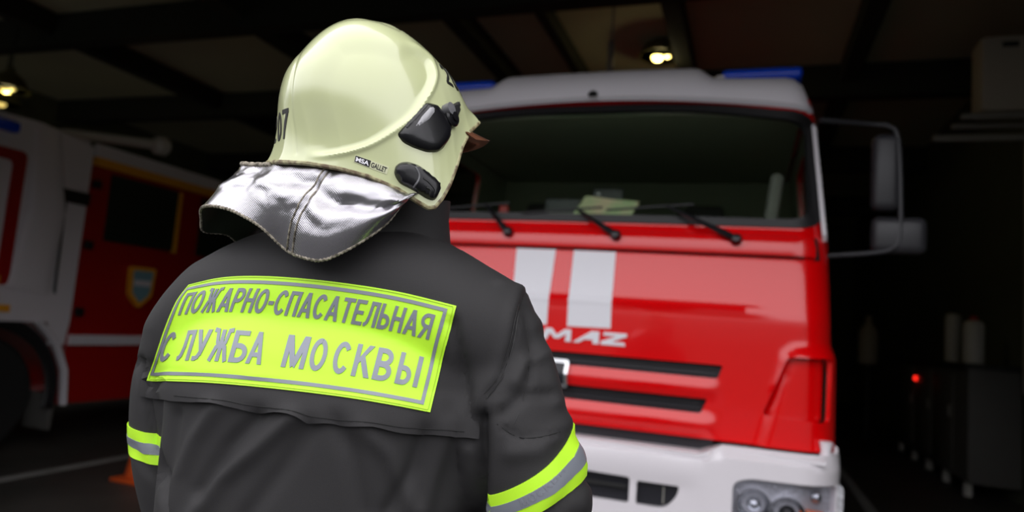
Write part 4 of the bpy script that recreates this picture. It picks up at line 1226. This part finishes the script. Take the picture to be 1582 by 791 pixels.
crest = [tuple(p) for p in catmull(PX([(140, 560), (135, 480), (124, 400), (125, 300), (140, 220), (165, 165), (215, 110), (270, 70), (340, 48), (440, 52), (540, 90)], 400, 10, 2.471), 4)]
grid = np.zeros((NV, NA, 3))
for ia in range(NA):
    a = 2 * math.pi * ia / NA
    aa = a if a <= math.pi else 2 * math.pi - a; s_ = math.sin(aa); c_ = math.cos(aa); sg = -1 if a <= math.pi else 1
    R1 = rim_at(aa)
    F0 = fr if c_ >= 0 else bk; ca = abs(c_)
    P = np.zeros((NV, 3))
    P[:, 0] = SP[:, 0] + (F0[:, 0] - SP[:, 0]) * ca
    P[:, 1] = SP[:, 1] * s_
    wz = ca ** 2
    P[:, 2] = SP[:, 2] * (1 - wz) + F0[:, 2] * wz
    dlt = R1 - P[-1]
    for j in range(NV):
        v = j / (NV - 1); k = smooth(.60, 1, v) if aa > .55 else smooth(.60 + .25 * (1 - aa / .55), 1, v)
        P[j] += dlt * k
    P[:, 1] *= -sg
    grid[:, ia] = P
# inward relief on both sides: bowl, rolled ridge, crest seam
pos = [[HP(*grid[j, i]) for i in range(NA)] for j in range(NV)]
def nrm_at(j, i):
    a = pos[min(j + 1, NV - 1)][i] - pos[max(j - 1, 0)][i]; b = pos[j][(i + 1) % NA] - pos[j][i - 1]
    n_ = a.cross(b)
    if n_.length < 1e-9: return Vector((0, 0, 1))
    n_.normalize()
    q = pos[j][i] - HP(x0 * .5, 0, zeq - .02)
    return n_ if n_.dot(q) > 0 else -n_
disp = np.zeros((NV, NA))
for i in range(NA // 2 + 1):
    for j in range(1, NV):
        x, y, _ = proj(pos[j][i]); side = abs(grid[j, i, 1])
        inside = inpoly(x, y, oval); d = pdist(x, y, oval)
        dr = pdist(x, y, ridge_s, False); dc = pdist(x, y, crest, False)
        h = 0
        ws = smooth(.012, .05, side)
        if inside: h -= .0050 * smooth(1, 12, dr) * smooth(0, 36, pdist(x, y, left_s, False)) * ws
        h += .0030 * math.exp(-(dr / 4.0) ** 2) * ws * smooth(466, 530, x) * smooth(4, 34, math.hypot(x - 620, y - 57))
        h -= .0010 * math.exp(-(dc / 2.2) ** 2) * smooth(.01, .03, side)
        disp[j, i] = h; disp[j, (NA - i) % NA] = h
V = []
for j in range(NV):
    for i in range(NA): V.append(pos[j][i] + nrm_at(j, i) * disp[j, i] if j else pos[0][0])
Ff = [(j * NA + i, j * NA + (i + 1) % NA, (j + 1) * NA + (i + 1) % NA, (j + 1) * NA + i) for j in range(NV - 1) for i in range(NA)]
# inner skin
n = len(V); Vi = []
for j in range(NV):
    for i in range(NA):
        Vi.append(V[j * NA + i] - nrm_at(j, i) * .004 if j else V[0] - Vector((0, 0, .004)))
Fi = [tuple(q + n for q in f_[::-1]) for f_ in Ff] + [((NV - 1) * NA + i, (NV - 1) * NA + (i + 1) % NA, (NV - 1) * NA + (i + 1) % NA + n, (NV - 1) * NA + i + n) for i in range(NA)]
helmet = mk('helmet', V + Vi, Ff + Fi, M['helmet'], man)
hb_ = BVHTree.FromPolygons(V, Ff)
rimc = [V[(NV - 1) * NA + i].lerp(Vi[(NV - 1) * NA + i], .5) for i in range(NA)]
MB().tube(rimc, .0034, 8, closed=True).build('rim_trim', M['worn'], helmet)
# flange inside the side edge
flp = [(668, 312), (680, 296), (691, 274), (700, 246), (707, 222), (713, 204)]
# black covers
def cpx(l): return PX(l, 400, 10, 2.471)
up = cpx([(527, 488), (545, 468), (580, 430), (640, 366), (672, 372), (702, 400), (722, 440), (736, 470), (726, 508), (700, 545), (680, 557), (640, 557), (590, 540), (550, 520)])
up = [tuple(p[:2]) for p in roundpoly(up, 5, 3)]
hs = smoothN(hb_, 5)
uc = panel('visor_cover', up[::-1], [], 5, hs, M['black_gloss'], helmet, thick=.002, dome=(.010, 14))
cov_bvh = bvh_of([uc.data])
sil = cpx([(600, 455), (622, 420), (660, 378), (676, 395), (650, 430), (612, 455)])
panel('cover_insert', sil[::-1], [], 4, on(cov_bvh), mat('pale_insert', (.34, .34, .36), .25), uc, thick=.001, dome=(.0016, 4))
rib1 = cpx([(565, 462), (600, 425), (645, 375)]); 
MB().tube([seen(cov_bvh, *p)[0] for p in catmull(rib1, 5)], .0016, 6).build('cover_rib', M['black_plastic'], uc)
kp, kn = seen(hb_, *cpx([(728, 428)])[0])
MB().lathe([(.014, -.004), (.0145, .006), (.012, .009), (.007, .0095), (.007, .012), (0, .0125)], kp, kn, 26).build('visor_knob', M['black_gloss'], helmet)
MB().lathe([(.009, .0), (.0095, .012), (.0, .013)], seen(hb_, *cpx([(712, 398)])[0])[0], kn, 16).build('hinge_cap', M['grey_plastic'], helmet)
panel('visor_strap', cpx([(712, 392), (742, 372), (768, 358), (768, 400), (756, 432), (735, 470), (716, 452), (728, 410)])[::-1], [], 4, hs, M['black_plastic'], helmet, thick=.002, dome=(.005, 5))
lo = cpx([(515, 640), (520, 610), (540, 595), (570, 592), (612, 606), (655, 640), (688, 668), (692, 690), (686, 722), (668, 744), (640, 735), (585, 700), (535, 675)])
lo = roundpoly(lo, 6, 3)
lc = panel('ear_cover', lo[::-1], [], 4.5, hs, M['black_gloss'], helmet, thick=.002, dome=(.011, 11))
lb = bvh_of([lc.data])
MB().tube([seen(lb, *p)[0] for p in catmull(cpx([(598, 612), (612, 640), (608, 665), (590, 690)]), 5)], .0015, 6).build('cover_rib', M['grey_plastic'], lc)
MB().tube([seen(lb, *p)[0] for p in catmull(cpx([(628, 655), (650, 672), (672, 700), (668, 725)]), 5)], .0015, 6).build('cover_rib', M['black_plastic'], lc)
MB().tube([seen(lb, *p)[0] for p in catmull(cpx([(640, 690), (655, 700), (652, 722)]), 5)], .0018, 6).build('cover_rib', M['black_plastic'], lc)
# maker's label
A0, A1, A2, A3 = [np.array(p) for p in cpx([(362, 594), (488, 641), (497, 612), (368, 566)])]
def lq(u, v): q = (A0 * (1 - u) + A1 * u) * (1 - v) + (A3 * (1 - u) + A2 * u) * v; return float(q[0]), float(q[1])
lab = panel('helmet_label', [lq(0, 0), lq(1, 0), lq(1, 1), lq(0, 1)][::-1], [], 4, on(hb_), mat('label_cream', (.62, .64, .42), .4), helmet, .0006, .0008)
panel('label_block', [lq(.02, .1), lq(.47, .06), lq(.47, .94), lq(.02, .92)][::-1], [], 4, on(hb_), M['print_black'], helmet, .001, .0012)
lettering('label_text', 'MSA', lambda u, v: lq(.05 + .39 * u, .2 + .58 * v), on(hb_), M['white_tape'], helmet, .0014, .001, .03)
lettering('label_text', 'GALLET', lambda u, v: lq(.50 + .46 * u, .14 + .68 * v), on(hb_), M['print_black'], helmet, .0010, .001, .02)
# numbers front and back: wrapped square on to the shell
def front_s(y, z):
    loc, nor, _, _ = hb_.ray_cast(HP(.4, y, z), -hx, 1)
    if loc is None: loc, nor, _, _ = hb_.find_nearest(HP(.1, y, z))
    if nor.dot(hx) < 0: nor = -nor
    return loc, nor
def back_s(y, z):
    loc, nor, _, _ = hb_.ray_cast(HP(-.4, y, z), hx, 1)
    if loc is None: loc, nor, _, _ = hb_.find_nearest(HP(-.1, y, z))
    if nor.dot(hx) > 0: nor = -nor
    return loc, nor
zf = float(hl_(712, 172, 0)[2]); zf2 = zf + .034
def around(ax_):
    def f(t, z):
        d_ = hx * math.cos(t) + hy * math.sin(t); o_ = HP(ax_, 0, z)
        loc, nor, _, _ = hb_.ray_cast(o_ + d_ * .4, -d_, 1)
        if loc is None: loc, nor, _, _ = hb_.find_nearest(o_ + d_ * .1)
        if nor.dot(d_) < 0: nor = -nor
        return loc, nor
    return f
fs_, bs_ = around(.02), around(-.03)
def solve(fn, z, lo, hi, tx):
    best = min(np.linspace(lo, hi, 200), key=lambda t: abs(proj(fn(t, z)[0])[0] - tx)); return float(best)
zf = float(hl_(705, 152, 0)[2]); zf2 = zf + .034
t0_ = solve(fs_, zf + .017, R_(-75), R_(-10), 685)
for k_, ch in enumerate('207'):
    sign_letter('front_number', ch, lambda u, v: (t0_ + R_(12) * (k_ + .80 * u), zf + (zf2 - zf) * v), fs_, M['print_black'], helmet, .0008, .001)
zb0 = float(hl_(437, 224, 0)[2]); zb1 = float(hl_(441, 181, 0)[2])
t1_ = solve(bs_, zb1, R_(195), R_(260), 446)
for k_, ch in enumerate('207'):
    sign_letter('back_number', ch, lambda u, v: (t1_ - R_(13.5) * (2 - k_ + .78 * (1 - u)), zb0 + (zb1 - zb0) * v), bs_, M['print_black'], helmet, .0008, .001)
# visor tip under the brow
vp = MB(); vv_ = []
n_ = 24
for side in (0, 1):
    for j in range(5):
        for i in range(n_ + 1):
            t = -1 + 2 * i / n_; yy = .050 * t
            top_ = hl_(727, 206); tip = hl_(756, 217); b = j / 4
            X = top_[0] * (1 - b) + tip[0] * b - .035 * abs(t) ** 2.2; Z = top_[2] * (1 - b) + tip[2] * b - .01 * b * abs(t) - .006 * abs(t)
            vv_.append(HP(X - side * .003, yy, Z))
vf = []; s_ = n_ + 1; n5 = 5 * s_
for j in range(4):
    for i in range(n_): vf += [(j * s_ + i, j * s_ + i + 1, (j + 1) * s_ + i + 1, (j + 1) * s_ + i), (n5 + j * s_ + i, n5 + (j + 1) * s_ + i, n5 + (j + 1) * s_ + i + 1, n5 + j * s_ + i + 1)]
for i in range(n_): vf += [(i, i + n5, i + 1 + n5, i + 1), (4 * s_ + i, 4 * s_ + i + 1, 4 * s_ + i + 1 + n5, 4 * s_ + i + n5)]
mk('gold_visor', vv_, vf, M['visor'], helmet)
MB().lathe([(.0, 0), (.09, .0), (.10, -.05), (.10, -.12), (.095, -.12), (.094, -.05), (.0, -.01)], HP(.005, 0, zeq + .07), (0, 0, 1), 40).build('helmet_liner', M['cuff'], helmet)

# ---- neck cape
cols = [  # top(px,py,depth)   hem(px,py,depth)
    ((652, 300, .985), (628, 306, .985)), ((640, 296, .970), (622, 313, .965)), ((620, 292, .955), (597, 345, .945)), ((595, 284, .945), (563, 370, .925)), ((560, 274, .940), (528, 390, .915)), ((530, 267, .940), (496, 402, .915)),
    ((513, 264, .945), (466, 397, .925)), ((505, 262, .948), (447, 389, .945)), ((485, 259, .950), (431, 376, .955)), ((455, 256, .965), (405, 352, .955)),
    ((428, 255, .985), (380, 336, .965)), ((405, 255, 1.005), (352, 323, .975)), ((388, 255, 1.02), (325, 318, .985)), ((376, 254, 1.04), (311, 322, 1.005)),
    ((384, 257, 1.075), (311, 338, 1.05)), ((400, 262, 1.10), (315, 357, 1.09)), ((425, 268, 1.13), (350, 362, 1.12)), ((450, 275, 1.15), (374, 378, 1.15)), ((480, 280, 1.16), (396, 366, 1.18)), ((520, 280, 1.175), (425, 372, 1.21)), ((560, 280, 1.18), (480, 375, 1.22))]
T_ = catmull([c[0] for c in cols], 6); H_ = catmull([c[1] for c in cols], 6)
NJ = 26; VC = []; NI = len(T_)
for i in range(NI):
    a = camP(*T_[i]); b = camP(*H_[i]); out = (camP(H_[i][0], H_[i][1], H_[i][2] - .02) - b)
    rad = (b - P3(.03, .02, b.z)); rad.z = 0; rad.normalize()
    for j in range(NJ + 1):
        t = j / NJ; p = a.lerp(b, t)
        ii = i / NI * 21
        bulge = .020 * math.sin(math.pi * t) * (1 - .95 * smooth(8, 11.5, ii))
        q = Vector((ii * .45, t * 2.3, 0))
        wr = noise.noise(q * 1.6 + Vector((1, 7, 0))) * .006 + noise.noise(q * 4 + Vector((5, 0, 3))) * .0028 + noise.noise(q * 9) * .0016
        # folds by the seam and the sag under the rim
        wr += -.012 * math.exp(-((t - .22) / .10) ** 2) * smooth(6.2, 7.5, ii) * (1 - smooth(8.6, 10, ii)) * .6
        wr += -.014 * math.exp(-((t - .30 - .06 * (6 - ii)) / .12) ** 2) * smooth(1., 3, ii) * (1 - smooth(5.6, 7.0, ii))
        wr += -.011 * math.exp(-(((t - .70) - .10 * (5.5 - ii)) / .09) ** 2) * smooth(2.5, 4.2, ii) * (1 - smooth(6.3, 7.0, ii))
        wr += -.006 * math.exp(-((ii - 7) / .25) ** 2)
        p = p + rad * (bulge + wr * math.sin(math.pi * min(1, t * 1.25 + .08)))
        VC.append(p)
s_ = NJ + 1; FC = [(i * s_ + j, i * s_ + j + 1, (i + 1) * s_ + j + 1, (i + 1) * s_ + j) for i in range(NI - 1) for j in range(NJ)]
def offset_mesh(V_, F_, d, ctr):
    me = bpy.data.meshes.new('t'); me.from_pydata([tuple(v) for v in V_], [], F_); me.update()
    N_ = [v.normal.copy() for v in me.vertices]; bpy.data.meshes.remove(me)
    sgn_ = 1 if sum((V_[i] - ctr).dot(N_[i]) for i in range(0, len(V_), 7)) > 0 else -1
    return [V_[i] + N_[i] * d * sgn_ for i in range(len(V_))], [n * sgn_ for n in N_]
ctr = P3(.03, .03, 1.66)
Vo, NC = offset_mesh(VC, FC, .0008, ctr); Vi2, _ = offset_mesh(VC, FC, -.0006, ctr); Vl, _ = offset_mesh(VC, FC, -.0022, ctr)
def two(Va, Vb, F_, nm, m, par):
    n = len(Va); fa = list(F_) + [tuple(q + n for q in f_[::-1]) for f_ in F_]; ec = {}
    for f_ in F_:
        for i in range(4): ec[(f_[i], f_[(i + 1) % 4])] = 1
    for a, b in ec:
        if (b, a) not in ec: fa.append((b, a, a + n, b + n))
    return mk(nm, list(Va) + list(Vb), fa, m, par)
cape = two(Vo, Vi2, FC, 'neck_cape', M['cape'], man)
lin = two(Vi2, Vl, FC, 'cape_lining', M['lining'], cape)
hemc = [VC[i * s_ + NJ] for i in range(NI)]
MB().tube([Vector(q) + Vector((0, 0, .0008 * math.sin(i * 1.9))) for i, q in enumerate(catmull(hemc, 3))], .0022, 6).build('hem_binding', M['stitch'], cape)
si = 7 * 6
for off in (-2, 1):
    pts = []
    for j in range(NJ + 1):
        pts.append(Vo[(si + off) * s_ + j] + NC[(si + off) * s_ + j] * .0006)
    MB().tube(pts, .0011, 6).build('cape_seam', M['stitch'], cape)
# folded top edge, frayed
MB().tube([Vo[i * s_] for i in range(62, 84)], [.003 + .0015 * abs(math.sin(i * .9)) for i in range(62, 84)], 7).build('top_binding', M['stitch'], cape)

# ---- the body under the clothes: one skin
def skin_tree(name, verts, edges, rads, m, parent, root=0, sub=1):
    me = bpy.data.meshes.new(name); me.from_pydata([tuple(v) for v in verts], edges, [])
    o = bpy.data.objects.new(name, me); COL.objects.link(o)
    md = o.modifiers.new('skin', 'SKIN'); sl = me.skin_vertices[0].data
    for i, r in enumerate(rads):
        sl[i].radius = (r, r) if not hasattr(r, '__len__') else r
        sl[i].use_root = (i == root)
    sb = o.modifiers.new('sub', 'SUBSURF'); sb.levels = sub; sb.render_levels = sub
    dg = bpy.context.evaluated_depsgraph_get(); m2 = bpy.data.meshes.new_from_object(o.evaluated_get(dg)); bpy.data.objects.remove(o)
    m2.name = name; m2.materials.clear(); m2.materials.append(m)
    m2.polygons.foreach_set('use_smooth', [True] * len(m2.polygons))
    r = bpy.data.objects.new(name, m2); COL.objects.link(r); put(r, parent); return r
BV = []; BE = []; BR = []
def bv_(p, r, par=None):
    BV.append(p); BR.append(r); i = len(BV) - 1
    if par is not None: BE.append((par, i))
    return i
pel = bv_(P3(.01, .02, .95), (.15, .10))
sp1 = bv_(P3(.01, .02, 1.12), (.135, .095), pel); sp2 = bv_(P3(.015, .02, 1.3), (.15, .10), sp1); sp3 = bv_(P3(.02, .02, 1.46), (.12, .085), sp2)
nk = bv_(P3(.035, .02, 1.60), .058, sp3)
hcx = HP(.005, 0, 0); nk2 = bv_(Vector((hcx.x, hcx.y, 1.68)), .056, nk)
def arm_(pts, last, side):
    for (l, d, z, r) in pts: last = bv_(P3(l, d, z), r, last)
    return last
def hand(last, wrist, dirn, side_v, palm_n):
    pw = bv_(wrist + dirn * .03, (.026, .018), last); pm = bv_(wrist + dirn * .07, (.034, .016), pw)
    for k, (off, L) in enumerate(((-.030, .070), (-.010, .080), (.010, .075), (.029, .058))):
        b0 = wrist + dirn * .085 + side_v * off
        i0 = bv_(b0, .0095, pm); i1 = bv_(b0 + (dirn * .9 + palm_n * .35) * L * .45, .0088, i0)
        i2 = bv_(b0 + (dirn * .9 + palm_n * .35) * L * .45 + (dirn * .45 + palm_n * .85) * L * .32, .008, i1)
        bv_(b0 + (dirn * .9 + palm_n * .35) * L * .45 + (dirn * .45 + palm_n * .85) * L * .32 + (dirn * .05 + palm_n) * L * .23, .007, i2)
    t0 = bv_(wrist + dirn * .045 - side_v * .036, .012, pw); t1 = bv_(wrist + dirn * .075 - side_v * .055 + palm_n * .012, .0105, t0)
    bv_(wrist + dirn * .10 - side_v * .052 + palm_n * .028, .009, t1)
r0 = arm_([(.19, .01, 1.47, .055), (.265, .0, 1.40, .052), (.345, .01, 1.235, .042), (.27, .20, 1.12, .034), (.20, .29, 1.085, .027)], sp3, 1)
hand(r0, P3(.20, .29, 1.085), (LX * -.55 + FX * .8 + Vector((0, 0, -.1))).normalized(), Vector((0, 0, -1)), (-LX * .8 - FX * .5).normalized())
l0 = arm_([(-.16, .02, 1.42, .055), (-.24, .03, 1.36, .052), (-.235, .05, 1.17, .042), (-.16, .18, 1.08, .034), (-.10, .26, 1.075, .027)], sp3, -1)
hand(l0, P3(-.10, .26, 1.075), (LX * .55 + FX * .8 + Vector((0, 0, -.1))).normalized(), Vector((0, 0, -1)), (LX * .8 - FX * .5).normalized())
for s in (1, -1):
    h1 = bv_(P3(.01 + s * .09, .02, .88), .085, pel); kn_ = bv_(P3(.01 + s * .12, .01, .50), .058, h1); cf = bv_(P3(.01 + s * .13, .03, .34), .055, kn_); an = bv_(P3(.01 + s * .135, .03, .12), .038, cf)
    bv_(P3(.01 + s * .145, -.02, .06), .03, an); f1 = bv_(P3(.01 + s * .155, -.0 + .12, .05), .028, an)
    bv_(P3(.01 + s * .16, .19, .045), .024, f1)
# face looks along hx, head grows from the neck
hc = Vector((hcx.x, hcx.y, 0)) + hx * .005
hd1 = bv_(Vector((hc.x, hc.y, 1.76)), (.062, .066), nk2); hd2 = bv_(Vector((hc.x, hc.y, 1.84)), (.07, .082), hd1); bv_(Vector((hc.x, hc.y, 1.90)), (.055, .065), hd2)
jw = bv_(Vector((hc.x, hc.y, 1.745)) + hx * .055, .036, hd1); bv_(Vector((hc.x, hc.y, 1.725)) + hx * .085, .022, jw)
body = skin_tree('body', BV, BE, BR, M['skin'], man, 0, 2)
fc_ = Vector((hc.x, hc.y, 1.80))
MB().tube([fc_ + hx * .07 + hz * .015, fc_ + hx * .094 - hz * .012, fc_ + hx * .112 - hz * .034, fc_ + hx * .09 - hz * .042], [.008, .010, .015, .010], 10).build('nose', M['skin'], body)
MB().tube([fc_ + hx * .092 - hz * .062 + hy * y - hx * abs(y) * .5 for y in (-.024, -.012, 0, .012, .024)], [.003, .006, .007, .006, .003], 8).build('mouth', M['lip'], body)
for s in (1, -1):
    e = MB().lathe([(0, -.012), (.009, -.008), (.012, 0), (.009, .008), (0, .012)], fc_ + hx * .072 + hy * (s * .031) + hz * .008, hx, 16).build('eye', M['eye'], body)
    MB().lathe([(.0055, 0), (0, .002)], fc_ + hx * .0835 + hy * (s * .031) + hz * .008, hx, 12).build('iris', M['print_black'], e)
    MB().tube([fc_ + hx * .083 + hy * s * .018 + hz * .027, fc_ + hx * .081 + hy * s * .034 + hz * .032, fc_ + hx * .070 + hy * s * .048 + hz * .026], [.003, .0045, .002], 6).build('eyebrow', M['hair'], body)
    MB().lathe([(.0, .006), (.012, .008), (.02, .004), (.022, -.004), (.012, -.008)], fc_ - hx * .005 + hy * s * .075 - hz * .01, hy * s + hx * -.2, 14).build('ear', M['skin'], body)
MB().lathe([(0, .09), (.05, .078), (.078, .04), (.088, .0), (.08, -.05), (.06, -.06)], fc_ - hx * .015 + hz * .035, (0, 0, 1), 26).build('hair', M['hair'], body)
# trousers and boots, cuffs
tb = MB()
v, f = loft([ring(P3(.01, .02, z), LX, FX, a, b, 40) for z, a, b in ((.72, .175, .13), (.85, .19, .14), (1.0, .185, .135), (1.08, .17, .125))], 40); tb.add(v, f)
for s in (1, -1):
    limb(tb, fine([(.01 + s * .095, .02, .86, .115), (.01 + s * .115, .015, .7, .11), (.01 + s * .12, .01, .5, .095), (.01 + s * .13, .02, .3, .09), (.01 + s * .135, .03, .14, .085)], 4))
tm = remeshed('trousers', tb, .012, 4); tm.name = 'trousers'; tm.materials.clear(); tm.materials.append(M['trouser']); tm.polygons.foreach_set('use_smooth', [True] * len(tm.polygons))
to = bpy.data.objects.new('trousers', tm); COL.objects.link(to); put(to, man)
for s in (1, -1):
    bt = MB(); limb(bt, [(.01 + s * .135, .02, .30, .066), (.01 + s * .135, .02, .15, .062), (.01 + s * .135, .03, .06, .058), (.01 + s * .135, .03, .02, .05)])
    ft = [(-.06, .035, .04), (-.02, .05, .055), (.05, .052, .055), (.12, .052, .045), (.18, .048, .038), (.22, .03, .03)]
    rings_ = [ring(P3(.01 + s * (.135 + .12 * (d + .06)), d, .0 + hh), LX, Vector((0, 0, 1)), w, hh * .98, 24, 3) for d, w, hh in ft]
    v, f = loft(rings_, 24); bt.add(v, f)
    bm_ = remeshed('boot', bt, .008, 3); bm_.name = 'boot'
    zmin = min(v.co.z for v in bm_.vertices)
    for v in bm_.vertices: v.co.z -= zmin - .001
    bm_.materials.clear(); bm_.materials.append(M['boot']); bm_.polygons.foreach_set('use_smooth', [True] * len(bm_.polygons))
    bo_ = bpy.data.objects.new('boot', bm_); COL.objects.link(bo_); put(bo_, man)
